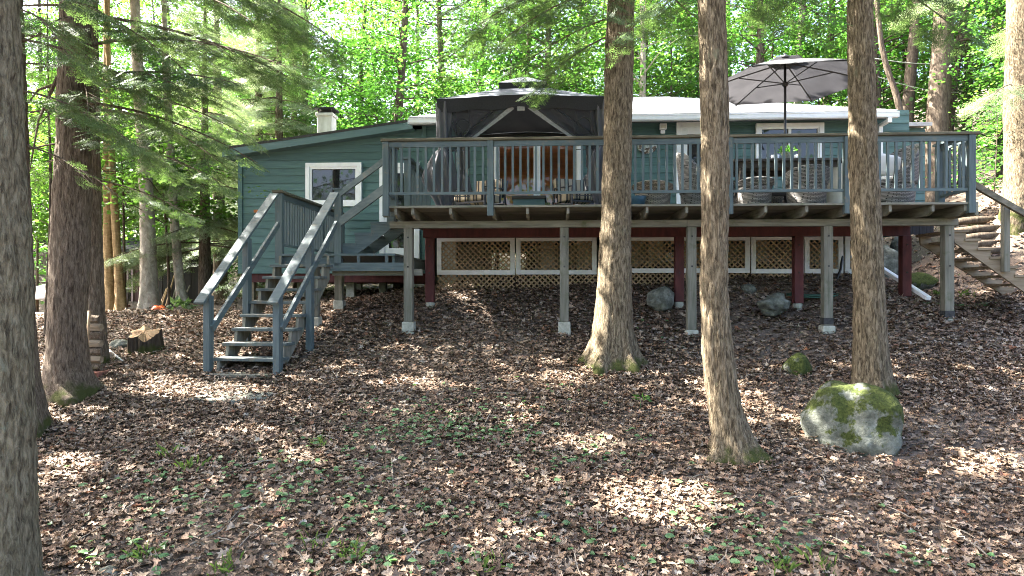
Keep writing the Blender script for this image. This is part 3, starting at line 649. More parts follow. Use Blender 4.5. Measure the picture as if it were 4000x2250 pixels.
# ---------------------------------------------------------------- right hand stairs
rs = thing('side_stairs', 'weathered brown stairs going down from the right end of the deck', 'stairs', P(3900,1100,10.9))
def side_stringer(v, pxa, pya, pxb, pyb, nm):
    a = Vector((*[uz(pxa,pya,v)[0]], v, uz(pxa,pya,v)[1])); b = Vector((uz(pxb,pyb,v)[0], v, uz(pxb,pyb,v)[1]))
    m = MB(H); n = 8; pts = []
    du, dz = (b.x-a.x)/n, (b.z-a.z)/n
    for i in range(n): pts += [(a.x+du*i,a.z+dz*i),(a.x+du*(i+1),a.z+dz*i)]
    pts += [(b.x,b.z),(b.x,b.z-.12),(a.x+.02,a.z-.16)]
    k = len(pts); m.add([(p,v-.02,q) for p,q in pts]+[(p,v+.02,q) for p,q in pts], [tuple(range(k-1,-1,-1)), tuple(range(k,2*k))]+[(i,(i+1)%k,(i+1)%k+k,i+k) for i in range(k)])
    m.build('stringer', M_cx, rs); return a, du, dz, n
a, du, dz, n = side_stringer(11.0, 3722, 908, 4110, 1190, 's')
side_stringer(12.0, 3590, 920, 3960, 1150, 's')
for i in range(n-1):
    m = MB(H); m.box(a.x+du*i-.02-.0,a.x+du*(i+1)+.03,10.96,12.04,a.z+dz*i+.002,a.z+dz*i+.042); m.build('tread', M_cx, rs)
u, zt = uz(3928,788,10.93); m = MB(H); m.box(u-.05,u+.04,10.88,10.975,Z(1062,10.93,3928),zt); m.build('stair_post', M_gz, rs, bevel=.006)
m = MB(H); ha = uz(3800,712,10.4); hb = uz(4080,880,10.93); m.bar((ha[0],10.45,ha[1]),(hb[0],10.93,hb[1]),.05,.09); m.build('handrail', M_cap, rs)

# ---------------------------------------------------------------- gazebo
GV0, GV1 = 11.0, 13.7
g0u, g1u = U(1703,GV0), U(2366,GV0); gz0 = Z(381,GV0); gcu = (g0u+g1u)/2; gcv = (GV0+GV1)/2
gaz = thing('gazebo', 'black screened gazebo with slate fabric roof standing on the deck', 'gazebo', H @ Vector((gcu,gcv,ZD)))
hu, hv = (g1u-g0u)/2, (GV1-GV0)/2
ztop = Z(343,gcv-.43)
def roofp(s, t, sc, z0, z1, sag=.02):      # s around 0..1, t 0 eave -> 1 top
    k = s*4; i = int(k)%4; f = k-int(k)
    cs = [(-1,-1),(1,-1),(1,1),(-1,1)]; a, b = cs[i], cs[(i+1)%4]
    x, y = a[0]+(b[0]-a[0])*f, a[1]+(b[1]-a[1])*f
    r = 1-(1-sc)*t
    bow = 1-.02*math.sin(math.pi*f)*(1-t)
    z = z0+(z1-z0)*(t-sag*4*t*(1-t)) + (.055*math.sin(math.pi*f)**2)*(1-t)
    return (gcu+hu*r*x*bow, gcv+hv*r*y*bow, z)
m = MB(H).grid(lambda i,j: roofp(i*.99999,j,.3,gz0,ztop), 65, 10); m.build('roof_canopy', M_canopy, gaz, smooth=True)
c0 = Z(322,gcv-.35)
m = MB(H).grid(lambda i,j: roofp(i*.99999,j,.02,0,1,.0) if 0 else (gcu+(roofp(i*.99999,0,.3,0,0)[0]-gcu)*.31*(1-.97*j), gcv+(roofp(i*.99999,0,.3,0,0)[1]-gcv)*.33*(1-.97*j), Z(322,gcv-.43)+(Z(300,gcv)-Z(322,gcv-.43))*j), 65, 6)
m.build('vent_cap', M_canopy, gaz, smooth=True)
m = MB(H).grid(lambda i,j: (gcu+(roofp(i*.99999,0,.3,0,0)[0]-gcu)*.30, gcv+(roofp(i*.99999,0,.3,0,0)[1]-gcv)*.32, Z(348,gcv-.43)+(Z(322,gcv-.43)-.004-Z(348,gcv-.43))*j), 65, 3)
m.build('vent_band', M_net_dark, gaz)
m = MB(H).grid(lambda i,j: (lambda q: (gcu+(q[0]-gcu)*(1-.03*j), gcv+(q[1]-gcv)*(1-.03*j), q[2]-.004-j*(.20+.015*math.sin(i*90))))(roofp(i*.99999,0,.3,gz0,ztop)), 129, 4)
m.build('valance', M_net_dark, gaz)
iu0, iu1, iv0, iv1 = U(1735,GV0+.1), U(2352,GV0+.1), GV0+.12, GV1-.12
for (x,y) in ((iu0,iv0),(iu1,iv0),(iu0,iv1),(iu1,iv1)):
    m = MB(H)
    for dx, dy in ((-.05,-.05),(.05,-.05),(.05,.05),(-.05,.05)): m.bar((x+dx,y+dy,ZD),(x+dx,y+dy,gz0+.05),.022,.022,(0,1,0))
    for k in range(8):
        z = ZD+.1+k*.22
        for dx, dy, ex, ey in ((-.05,-.05,.05,-.05),(.05,-.05,.05,.05),(-.05,-.05,-.05,.05),(-.05,.05,.05,.05)): m.bar((x+dx,y+dy,z),(x+ex,y+ey,z),.01,.01)
    m.build('gazebo_post', M_black, gaz)
m = MB(H)                                  # trellis arcs beside the front posts
for x0_, sg in ((iu0,1),(iu1,-1)):
    for off in (.18,.42): m.bar((x0_+sg*off,iv0,ZD),(x0_+sg*off,iv0,gz0-.05),.014,.014,(0,1,0))
    m.tube([(x0_+sg*(.30+.12*math.cos(t)),iv0,gz0-.45+.14*math.sin(t)) for t in np.linspace(0,math.pi,9)],.008,6)
    for z in (ZD+.25,ZD+1.0,gz0-.6): m.bar((x0_+sg*.05,iv0,z),(x0_+sg*.42,iv0,z),.012,.012)
m.build('trellis', M_black, gaz)
zap = Z(405,iv0-.03); uap = U(2035,iv0-.03)
for sg, ux in ((-1,iu0),(1,iu1)):          # swagged front curtains, parted from the apex
    def cur(i, j, sg=sg, ux=ux):
        uo = ux; t = j
        inner = uap+(ux-uap)*min(1, (t*1.25))**1.05*.93
        z = gz0-.02-t*(gz0-ZD-.75); u_ = uo+(inner-uo)*i
        return (u_, iv0-.03+.03*math.sin(i*26)*(.3+t), z)
    MB(H).grid(cur, 40, 24).build('net_curtain', M_net, gaz, smooth=True)
    m = MB(H)
    prev = None
    for k in range(14):
        t = .10+k/13*.55; q = cur(1,t); q = Vector((q[0],q[1]-.012,q[2]))
        if prev: m.bar(prev,q,.006,.075,(sg,0,.4))
        prev = q
    m.build('curtain_tape', M_ribbon, gaz)
m = MB(H); m.box(uap-.06,uap+.06,iv0-.055,iv0-.04,zap-.12,zap); m.build('apex_patch', M_ribbon, gaz)
for ux, vv, amp in ((iu0,iv0,1),(iu1,iv0,.6),(iu0,iv1,.8),(iu1,iv1,.8)):    # gathered net round each post
    def gath(i, j, ux=ux, vv=vv, amp=amp):
        a = 2*math.pi*i; w = (.07+.16*amp*math.exp(-((j-.28)/.2)**2)+.05*j)*(1+.25*math.sin(a*7+j*5))
        if .55 < j < .62: w *= .6
        return (ux+w*math.cos(a)-.08*amp*math.exp(-((j-.3)/.2)**2), vv+.8*w*math.sin(a), ZD+.04+(gz0-ZD-.08)*j)
    MB(H).grid(gath, 40, 26, True).build('gathered_net', M_netg, gaz, smooth=True)
m = MB(H)
for a_, b_ in (((iu0,iv0),(iu1,iv0)),((iu1,iv0),(iu1,iv1)),((iu1,iv1),(iu0,iv1)),((iu0,iv1),(iu0,iv0))): m.bar((*a_,gz0-.03),(*b_,gz0-.03),.03,.03)
for a_ in ((iu0,iv0),(iu1,iv0),(iu1,iv1),(iu0,iv1)): m.bar((*a_,gz0-.02),(gcu+(a_[0]-gcu)*.28,gcv+(a_[1]-gcv)*.28,ztop-.04),.03,.03)
m.build('roof_frame', M_black, gaz)

# ---------------------------------------------------------------- parasol, table, chairs
uc = Vector(P(3067,700,11.6)); uc.z = ZD
par = thing('parasol', 'open grey hexagonal parasol on a black pole above the dining table', 'parasol', uc)
UR, uzr, uzt = 1.36, Z(236,10.35), Z(236,10.35)+.42
ang = [R(48+60*k) for k in range(6)]
def umb(i, j):
    k = i*6; a = int(k)%6; f = k-int(k); A, B = ang[a], ang[(a+1)%6]
    x = math.cos(A)*(1-f)+math.cos(B)*f; y = math.sin(A)*(1-f)+math.sin(B)*f
    sag = math.sin(math.pi*f); r = (.02+.98*j)*UR*(1-.012*sag*j)
    return (uc.x+x*r, uc.y+y*r, uzt-(uzt-uzr)*j**1.12-.01*sag*j*(1-j*.6))
MB().grid(lambda i,j: umb(i*.99999,j), 73, 14).build('parasol_canopy', M_umb, par, smooth=True)
MB().grid(lambda i,j: (lambda q: (uc.x+(q[0]-uc.x)*1.0, uc.y+(q[1]-uc.y)*1.0, q[2]+.055))(umb(i*.99999,.22*j)), 37, 4).build('parasol_vent', M_umb, par, smooth=True)
m = MB(); m.tube([uc, uc+Vector((0,0,uzt-ZD-.03))], .021, 12); m.build('pole', M_black, par, smooth=True)
m = MB(); m.lathe((uc.x,uc.y,ZD+.001), [(.26,0),(.26,.05),(.08,.08),(.04,.25)], 24); m.build('parasol_base', M_black, par)
hubz = Z(328,11.6); m = MB(); m.lathe((uc.x,uc.y,hubz-.05), [(.035,0),(.05,.02),(.05,.06),(.03,.08)], 14); m.build('hub', M_black, par); 
m = MB(); m.lathe((uc.x,uc.y,uzt+.05), [(.06,0),(.05,.02),(.012,.05),(.012,.07)], 12); m.build('finial', M_black, par)
for a_ in ang:
    d = Vector((math.cos(a_),math.sin(a_),0)); e = uc+d*UR; e.z = uzr-.02; t = Vector((uc.x,uc.y,uzt-.05))
    mid = t.lerp(e,.55); m = MB(); m.tube([t, mid+Vector((0,0,.01)), e], .011, 6); rb = m.build('rib', M_black, par)
    m = MB(); m.tube([Vector((uc.x,uc.y,hubz)), mid], .009, 6); m.build('strut', M_black, rb)
ta = Vector(P(2856,628,11.1)); tb = Vector(P(3335,626,10.85)); tz = ZD+.80
tab = thing('dining_table', 'long dark dining table with crossed legs under the grey parasol', 'table', (uc.x,uc.y,ZD))
tu0, tu1 = U(2862,11.1), U(3330,11.1); tv0, tv1 = 11.0, 12.1
m = MB(H)
for k in range(7): m.box(tu0,tu1,tv0+k*.158,tv0+k*.158+.152,tz-.035,tz)
M_dark = nmat('dark_table_wood', [(.3,(.03,.025,.02)),(.7,(.07,.058,.048))], 20, GX, .6, .3, isl=(.8,1.2))
m.build('table_top', M_dark, tab)
m = MB(H); m.box(tu0+.1,tu1-.1,tv0+.08,tv0+.11,tz-.13,tz-.037); m.box(tu0+.1,tu1-.1,tv1-.11,tv1-.08,tz-.13,tz-.037); m.build('table_apron', M_dark, tab)
for xx, sg in ((tu0+.12,1),(tu1-.12,-1)):
    for yy in (tv0+.15,tv1-.15):
        m = MB(H); m.bar((xx,yy,ZD),(xx+sg*.06,yy,tz-.04),.09,.09,(0,1,0)); m.build('table_leg', M_dark, tab)
m = MB(H); m.bar((tu0+.15,(tv0+tv1)/2,ZD+.32),(tu1-.15,(tv0+tv1)/2,ZD+.32),.05,.07); m.bar((tu0+.3,tv0+.12,tz-.05),(tu0+.75,tv0+.5,ZD+.33),.03,.05); m.bar((tu1-.3,tv0+.12,tz-.05),(tu1-.75,tv0+.5,ZD+.33),.03,.05); m.build('stretcher', M_dark, tab)
def wicker_chair(px, v, rot, label, mat=M_wick, hb=1.0, w=.60, cushion=None, wh=.66):
    """tub shaped woven armchair; local -y is the front"""
    c = H @ Vector((U(px,v), v, 0)); t = thing('wicker_chair', label, 'chair', (c.x,c.y,ZD), 'wicker chairs on the deck')
    T = Matrix.Translation((c.x,c.y,ZD)) @ Matrix.Rotation(rot-TH,4,'Z')
    def shell(off):
        def f(i, j):
            a = R(-35)+R(250)*i; s = i*2-1
            top = wh+(hb-wh)*max(0,1-abs(s)**2.2*1.5); z = .34+(top-.34)*j; fl = 1+.13*j
            return ((w/2+off)*math.cos(a)*fl, (w/2+off)*math.sin(a)*fl+.03*j, z)
        return f
    m = MB(T); m.grid(shell(0), 36, 12); m.build('backrest', mat, t, smooth=True, solid=.045)
    m = MB(T); m.grid(lambda i,j: (lambda a: (w/2*.97*math.cos(a)*(1-.08*(1-j)), (w/2*.97)*math.sin(a)*(1-.08*(1-j)), .04+.36*j))(2*math.pi*i), 36, 6, True); m.build('skirt', mat, t, smooth=True)
    m = MB(T); m.lathe((0,0,.36), [(w/2*.9,0),(w/2*.95,.03),(w/2*.94,.075),(w/2*.8,.095)], 28); m.build('seat', cushion or mat, t, smooth=True)
    for x in (-1,1):
        for y in (-1,1):
            m = MB(T); m.tube([(x*w*.3,y*w*.3,0),(x*w*.3,y*w*.3,.1)], .018, 8); m.build('leg', M_black, t)
    return t
wicker_chair(2716, 11.75, R(95), 'tall grey wicker chair at the left table end before the white door', hb=1.04, w=.52)
wicker_chair(2878, 12.3, R(150), 'grey wicker chair behind the left table leg', hb=.6, wh=.5)
wicker_chair(2948, 10.95, R(185), 'grey wicker chair tucked under the table front, left of the parasol pole', hb=.44, w=.54, wh=.38)
wicker_chair(3022, 12.3, R(0), 'tan wicker chair on the wall side of the table beside the parasol pole', M_wickt, hb=.52, wh=.42)
wicker_chair(3150, 10.82, R(175), 'large grey wicker chair at the front of the table, right of the parasol pole', hb=.60, w=.62, wh=.42)
wicker_chair(3475, 10.95, R(-75), 'large dark wicker armchair with cream cushion at the right end of the deck', hb=1.0, w=.76, cushion=M_cream, wh=.52)
wicker_chair(2550, 11.6, R(170), 'low tan wicker tub chair below the oval plaque', M_wickt, hb=.5, w=.62, wh=.42)
cq = H @ Vector((U(3440,11.0),11.0,ZD+.47))
m = MB(Matrix.Translation(cq) @ Matrix.Rotation(R(10),4,'Y')); m.box(-.22,.25,-.1,.12,.05,.38)
tag(m.build('throw_cushion', M_cream, None, True, bevel=.07), 'cream throw cushion propped in the dark wicker armchair', 'cushion')
cq = H @ Vector((U(3303,11.3),11.3,ZD))
t = thing('cream_chair', 'cream upholstered chair half hidden behind the right foreground trunk', 'chair', cq)
T = Matrix.Translation(cq) @ Matrix.Rotation(R(80),4,'Z')
MB(T).grid(lambda i,j: (.28*math.cos(R(-10)+R(200)*i)*(1+.1*j), .28*math.sin(R(-10)+R(200)*i), .02+(.85-.25*abs(2*i-1))*j), 20, 8).build('chair_shell', M_cream, t, True, solid=.05)
m = MB(T); m.lathe((0,0,.02), [(.25,0),(.27,.1),(.27,.36),(.22,.44)], 20); m.build('seat_cushion', M_cream, t, True)
# potted plant and cups on the table
def leaves_blob(c, r, n, L, mat, name, parent, seed, flat=.6):
    q = np.random.default_rng(seed); d = unit(q.normal(size=(n,3))); d[:,2] = np.abs(d[:,2])*flat
    pos = np.array(c)+d*r*q.uniform(.3,1,(n,1)); dirs = unit(d+.4*q.normal(size=(n,3))); nn = q.normal(size=(n,3))+np.array([0,0,1.2])
    a, b_, n_ = rnd_frame(dirs, nn, q); l = L*q.uniform(.6,1.2,(n,1))
    v, f = stamp(LEAF_V, LEAF_F, pos, a*l, b_*l*.5, n_*l*.5); return np_mesh(name, v, f, mat, parent)
LEAF_V = np.array([(0,0,0),(.45,.5,.12),(1,0,-.05),(.45,-.5,.12)]); LEAF_F = np.array([(0,3,2),(0,2,1)])
pp = H @ Vector((U(3075,11.3),11.3,tz))
t = thing('table_plant', 'small green plant in a pale pot on the dining table', 'potted plant', pp)
m = MB(); m.lathe(pp, [(.06,0),(.085,.13),(.09,.14),(.075,.13)], 18); m.build('pot', M_conc, t, True)
leaves_blob(pp+Vector((0,0,.14)), .14, 120, .07, M_maple, 'foliage', t, 5)
for k, px in enumerate((3022,3035,3112)):
    q = H @ Vector((U(px,11.2),11.2,tz)); m = MB(); m.lathe(q, [(.03,0),(.038,.09),(.034,.09),(.03,.01)], 14)
    tag(m.build('cup', M_trim, None, True), ('white cup at the left of the pot on the dining table','white cup standing next to the pale plant pot','white cup right of the pale plant pot')[k], 'cup', 'cups on the dining table')
q = H @ Vector((U(2486,11.4),11.4,ZD)); m = MB(); m.lathe(q, [(.10,0),(.15,.2),(.17,.26),(.15,.26),(.13,.2)], 20)
tag(m.build('planter', M_blue, None, True), 'round blue planter beside the low tan wicker chair', 'planter')
# lounge furniture in the gazebo
def lounge(px, v, rot, label):
    c = H @ Vector((U(px,v),v,ZD)); t = thing('lounge_chair', label, 'chair', c, 'striped lounge chairs in the gazebo')
    T = Matrix.Translation(c) @ Matrix.Rotation(rot-TH,4,'Z')
    m = MB(T)
    for x in (-.34,.34):
        m.tube([(x,-.34,0),(x,-.34,.52),(x,.3,.55),(x,.42,.0)], .018, 8)
        m.tube([(x,.3,.3),(x,.42,.72)], .016, 8)
    m.bar((-.34,-.3,.27),(.34,-.3,.27),.03,.03); m.bar((-.34,.3,.27),(.34,.3,.27),.03,.03); m.build('frame', M_black, t)
    m = MB(T); m.box(-.31,.31,-.36,.28,.29,.43); m.build('seat_cushion', M_stripe, t, bevel=.03)
    Tb = T @ Matrix.Translation((0,.3,.42)) @ Matrix.Rotation(R(-14),4,'X'); m = MB(Tb); m.box(-.31,.31,-.07,.07,-.02,.33); m.build('back_cushion', M_stripe, t, bevel=.03)
lounge(1872, 12.3, R(-28), 'tan and black striped lounge chair at the left of the gazebo')
lounge(2262, 12.3, R(28), 'tan and black striped lounge chair at the right of the gazebo')
c = H @ Vector((U(2068,12.0),12.0,ZD)); t = thing('coffee_table', 'low slate coffee table between the striped lounge chairs', 'table', c)
T = Matrix.Translation(c) @ H
m = MB(T); m.box(-.30,.30,-.28,.28,.28,.34); m.build('table_top', M_dark, t, bevel=.01)
m = MB(T); m.box(-.27,.27,-.25,.25,.12,.28); m.build('drawer', M_fascia, t)
for x in (-.25,.25):
    for y in (-.23,.23): m = MB(T); m.box(x-.025,x+.025,y-.025,y+.025,0,.12); m.build('leg', M_dark, t)
q = H @ Vector((U(2090,13.6),13.6,ZD)); t = thing('deck_planter', 'dark leafy plant in a planter behind the coffee table', 'potted plant', q)
m = MB(); m.lathe(q, [(.14,0),(.2,.3),(.19,.32),(.16,.28)], 18); m.build('pot', M_felt, t, True); leaves_blob(q+Vector((0,0,.3)), .36, 320, .11, M_hem, 'foliage', t, 6)


# ---------------------------------------------------------------- trunks of the foreground trees
def tree_root(name, label, px, D, group=None):
    q = gxy(px, D); return thing(name, label, 'tree', q, group)
def trunk_mesh(parent, D, path, mat, seed, amp=.019, flare=.35, fh=.3, lobes=4, ztop=9.5, cells=16, cellh=.24, nseg=84, step=.03, name='trunk', rmin=.4, yoff=None):
    """path: (centre px, py, width px) in the picture, at distance D"""
    ps = [(P(px,py,D), w/F*D/2) for px,py,w in path]; ps.sort(key=lambda a: a[0].z)
    z = np.array([p.z for p,_ in ps]); x = np.array([p.x for p,_ in ps]); r = np.array([w for _,w in ps])
    s = (x[-1]-x[-2])/(z[-1]-z[-2]); x = np.r_[x, x[-1]+s*(ztop-z[-1])*.6]; r = np.r_[r, r[-1]*rmin]; z = np.r_[z, ztop]
    zb = min(z[0], g1(x[0],D)-.15)
    zz = np.arange(zb, ztop, step); k = np.ones(15)/15
    def sm(a): e = np.interp(zz, z, a); return np.convolve(np.pad(e,7,'edge'), k, 'valid')
    X, Rr = sm(x), sm(r); g0 = g1(x[0], D); t = np.linspace(0, 1, nseg, endpoint=False)
    TT, ZZ = np.meshgrid(t, zz); v = (ZZ-zb)
    warp = .05*(pn(TT, v*1.3, 5, seed)-.5)
    d = 1-np.abs(2*pn(TT+warp, v/cellh, cells, seed+1)-1); d2 = 1-np.abs(2*pn(TT+warp, v/cellh*2.3, cells*2, seed+2)-1); d3 = pn(TT, v/cellh*5, cells*3, seed+3)
    big = pn(TT, v*.9, 4, seed+4)-.5
    fl = flare*np.exp(-np.maximum(ZZ-g0,0)/fh)
    lob = .55+.6*np.maximum(0,np.sin(TT*2*np.pi*lobes+seed+1.5*np.sin(TT*2*np.pi+seed)))**1.3
    rad = Rr[:,None]*(1+fl*lob*1.5+.10*big)-amp*(.8*d+.45*d2+.35*d3-.7)
    a = TT*2*np.pi
    V = np.stack([X[:,None]+rad*np.cos(a), D+rad*np.sin(a)+0*ZZ, ZZ], -1).reshape(-1,3)
    n = nseg; m_ = len(zz); i = np.arange(n); j = np.arange(m_-1)
    f = np.stack([(j[:,None]*n+i), (j[:,None]*n+(i+1)%n), ((j[:,None]+1)*n+(i+1)%n), ((j[:,None]+1)*n+i)], -1).reshape(-1,4)
    return np_mesh(name, V, f, mat, parent, smooth=True)
CANOPY = []                                # (root, x, y) trees that carry the high canopy
tA = tree_root('oak_tree', 'furrowed grey oak trunk cut off by the left edge of the photo', 20, 4.6)
trunk_mesh(tA, 4.6, [(-30,2400,330),(-34,2100,320),(-40,1500,300),(-48,1000,285),(-62,500,265),(-80,0,255)], M_barkA, 11, amp=.024, cells=20, cellh=.22, nseg=130, flare=.02, step=.025)
CANOPY.append((tA,-3.5,4.6))
tA2 = tree_root('hemlock_tree', 'dark reddish hemlock trunk just behind the left edge oak', 40, 7.2)
trunk_mesh(tA2, 7.2, [(52,1700,230),(48,1400,175),(32,900,165),(10,400,160),(0,0,150)], M_barkB, 21)
CANOPY.append((tA2,-5.3,7.2))
tB = tree_root('hemlock_tree', 'thick reddish hemlock trunk with mossy root flare at the left of the yard', 290, gD(1545))
DB = gD(1545)
trunk_mesh(tB, DB, [(286,1600,196),(266,1480,158),(262,1300,138),(276,900,138),(286,500,124),(296,0,110)], M_barkB, 31, flare=.36, fh=.17, lobes=3, cells=22)
CANOPY.append((tB,-5.3,DB))
tB2 = tree_root('hemlock_tree', 'dark slim hemlock trunk pressed close behind the mossy footed left trunk', 360, 9.4)
trunk_mesh(tB2, 9.4, [(364,1340,92),(358,1000,78),(354,500,62),(352,0,56)], M_barkB, 41)
CANOPY.append((tB2,-5.8,9.4))
t1 = tree_root('hemlock_tree', 'straight hemlock trunk with wide mossy roots in front of the gazebo', 2385, gD(1425))
D1 = gD(1425)
trunk_mesh(t1, D1, [(2385,1470,178),(2390,1380,150),(2400,1165,134),(2408,775,120),(2425,0,108)], M_bark1, 51, flare=.55, fh=.28, lobes=5, cells=22)
CANOPY.append((t1,1.4,D1))
t2 = tree_root('hemlock_tree', 'curved hemlock trunk leaning from its mossy foot in the middle foreground', 2880, gD(1785))
D2 = gD(1785)
trunk_mesh(t2, D2, [(2890,1840,165),(2868,1740,142),(2836,1630,134),(2808,1450,126),(2788,1165,108),(2794,775,110),(2781,0,106)], M_bark1, 61, flare=.55, fh=.16, lobes=4, cells=22)
CANOPY.append((t2,2.1,D2))
t3 = tree_root('hemlock_tree', 'upright hemlock trunk rising behind the big mossy boulder', 3400, gD(1535))
D3 = gD(1535)
trunk_mesh(t3, D3, [(3412,1580,150),(3402,1400,124),(3394,1165,112),(3377,775,110),(3357,0,92)], M_bark1, 71, flare=.25, fh=.25, cells=22)
CANOPY.append((t3,4.4,D3))
tE = tree_root('hemlock_tree', 'sunlit hemlock trunk at the right edge beyond the side stairs', 3985, 12.8)
trunk_mesh(tE, 12.8, [(3995,1100,150),(3990,900,124),(3990,500,116),(3992,0,104)], M_bark1, 81, flare=.3, cells=14, nseg=70)

# ---------------------------------------------------------------- foliage makers
# sunny spots of the yard (picture ellipses): foliage that would block the sun there is thinned
PATCH = [(2560,1980,190,125),(760,1545,190,45),(960,1500,150,24),(1000,1690,150,26),(620,1490,90,20),(310,1810,60,36),(1195,1790,95,50),(840,1570,110,30),(190,1630,60,20),(1680,1500,70,15),(1560,1500,60,14),(2065,1630,80,30),(2300,1760,100,50),
         (3010,1620,70,26),(3840,1800,140,26),(2620,1430,50,14),(1360,1440,40,15),(1860,1152,70,14),(1870,1250,50,13),(2366,1200,26,160),(2366,1380,30,60),(2768,480,22,130),(2760,1380,24,240),(2890,1560,14,100),
         (1010,900,40,36),(1165,945,22,24),(930,1040,30,50),(900,1100,40,30),(920,1395,80,9),(925,1455,110,9),(940,1340,50,6),(2050,1480,60,14),(130,1740,50,30),(2200,1480,70,14),(150,1430,80,40),(3200,1720,60,14)]
PATCH = np.array(PATCH, float)
def sunny(c, mg=.1):
    c = np.asarray(c, float); t = np.full(len(c), 3.0)
    for _ in range(6): g = c-np.array(S)*t[:,None]; t += (g[:,2]-gh(g[:,0],g[:,1]))/S.z
    g = c-np.array(S)*t[:,None]; y = np.maximum(g[:,1],.5); px, py = 2000+g[:,0]/y*F, 1125-g[:,2]/y*F
    ex = (mg*F/y)[:,None]; ey = (mg*8316/y**2)[:,None]; ok_ = PATCH[:,1] > 1290
    d2 = ((px[:,None]-PATCH[:,0])/(PATCH[:,2]+ex))**2+((py[:,None]-PATCH[:,1])/(PATCH[:,3]+ey))**2
    return np.where(ok_[None], d2, 99).min(1)
def spray_template(nt, nl, seed):
    q = np.random.default_rng(seed); vs = []; fs = []
    def leaflet(p, d, L, w):
        n = np.array([-d[1], d[0], 0]); k = len(vs); z = q.uniform(-.015,.015)
        vs.extend([p, p+d*L*.5+n*w+[0,0,z], p+d*L+[0,0,-.02], p+d*L*.5-n*w+[0,0,z]]); fs.append((k,k+3,k+2,k+1))
    for i in range(nt):
        t = .08+.86*i/nt
        for s in (-1,1):
            L = (.50*(1-t)**.8+.10)*q.uniform(.75,1.15); a = s*q.uniform(.75,1.05); d = np.array([math.cos(a),math.sin(a),0]); p = np.array([t,0,-.05*t*t])
            for j in range(nl):
                u = (j+.5)/nl*L
                for s2 in (-1,1):
                    b = a+s2*.85; leaflet(p+d*u+[0,0,-.12*u*u], np.array([math.cos(b),math.sin(b),0]), .085, .016)
            leaflet(p+d*L, d, .08, .016)
    for j in range(nt*2):
        for s2 in (-1,1): leaflet(np.array([j/(nt*2.),0,0]), np.array([math.cos(s2*.8),math.sin(s2*.8),0]), .08, .016)
    return np.array(vs, float), np.array(fs)
SPR = [spray_template(6, 4, 1), spray_template(6, 4, 2)]
SPRL = spray_template(4, 2, 3); SPRL[0][:,1] *= 1.1
def hem_branch(p0, az, pitch, L, droop, q, tw, out, lod=0, dens=1.0):
    """one drooping hemlock bough: twigs go to MB tw, sprays to list out"""
    d0 = np.array([math.cos(az)*math.cos(pitch), math.sin(az)*math.cos(pitch), math.sin(pitch)]); side = np.array([-math.sin(az), math.cos(az), 0]); p0 = np.array(p0, float)
    wob = q.normal()*.12
    def pt(t): return p0+d0*L*t+np.array([0,0,-droop*L*t*t])+side*wob*L*t*t
    ts = np.linspace(0,1,8); tw.tube([pt(t) for t in ts], [max(.004,.0085*L*(1-t)**.8+.003) for t in ts], 5)
    nb = int(L*5.0*dens)+2
    for i in range(nb):
        t = .16+.84*(i+q.random())/nb
        for s in (-1,1):
            l = L*.36*(1-t)**.7+.14; l *= q.uniform(.6,1.2)
            a = s*q.uniform(.6,1.05); b = pt(t); dd = unit(pt(min(t+.05,1.02))-pt(t)); dl = dd*math.cos(a)+side*math.sin(a); dl[2] -= q.uniform(.02,.3)
            e = b+dl*l+np.array([0,0,-.12*l]); tw.tube([b, b+dl*l*.5, e], [.0045,.003,.0015], 3, False)
            ns = max(1, int(l/.13*dens))
            for k in range(ns):
                u = (k+.6)/ns; c = b+(e-b)*u*.9
                for s2 in (-1,1):
                    ang = s2*q.uniform(.45,.95); dk = dl*math.cos(ang)+np.cross([0,0,1],dl)*math.sin(ang); dk[2] -= q.uniform(-.05,.35)
                    out.append((c, dk, [q.normal()*.3,q.normal()*.3,1], q.uniform(.17,.30)*(1.25 if lod else 1)))
            out.append((b+(e-b)*.85, dl, [q.normal()*.25,q.normal()*.25,1], q.uniform(.2,.32)))
def spray_mesh(out, name, mat, parent, q, lod=0):
    if not out: return None
    c = np.array([o[0] for o in out]); d = np.array([o[1] for o in out]); n = np.array([o[2] for o in out]); L = np.array([o[3] for o in out])[:,None]
    a, b, n = rnd_frame(d, n, q)
    if lod: v, f = stamp(*SPRL, c, a*L, b*L, n*L)
    else:
        k = q.random(len(c)) < .5; v1, f1 = stamp(*SPR[0], c[k], a[k]*L[k], b[k]*L[k], n[k]*L[k]); v2, f2 = stamp(*SPR[1], c[~k], a[~k]*L[~k], b[~k]*L[~k], n[~k]*L[~k])
        v = np.r_[v1, v2]; f = np.r_[f1, f2+len(v1)]
    return np_mesh(name, v, f, mat, parent)
def boughs(root, specs, seed, mat, lod=0, dens=1.0):
    q = np.random.default_rng(seed); tw = MB(); out = []
    for s in specs: hem_branch(*s, q, tw, out, lod, dens)
    dm = sunny([o[0] for o in out]); out = [o for o, d_ in zip(out, dm) if d_ > 1.0 or q.random() < .08]
    tw.build('branches', M_barkB, root); return spray_mesh(out, 'foliage', mat, root, q, lod)
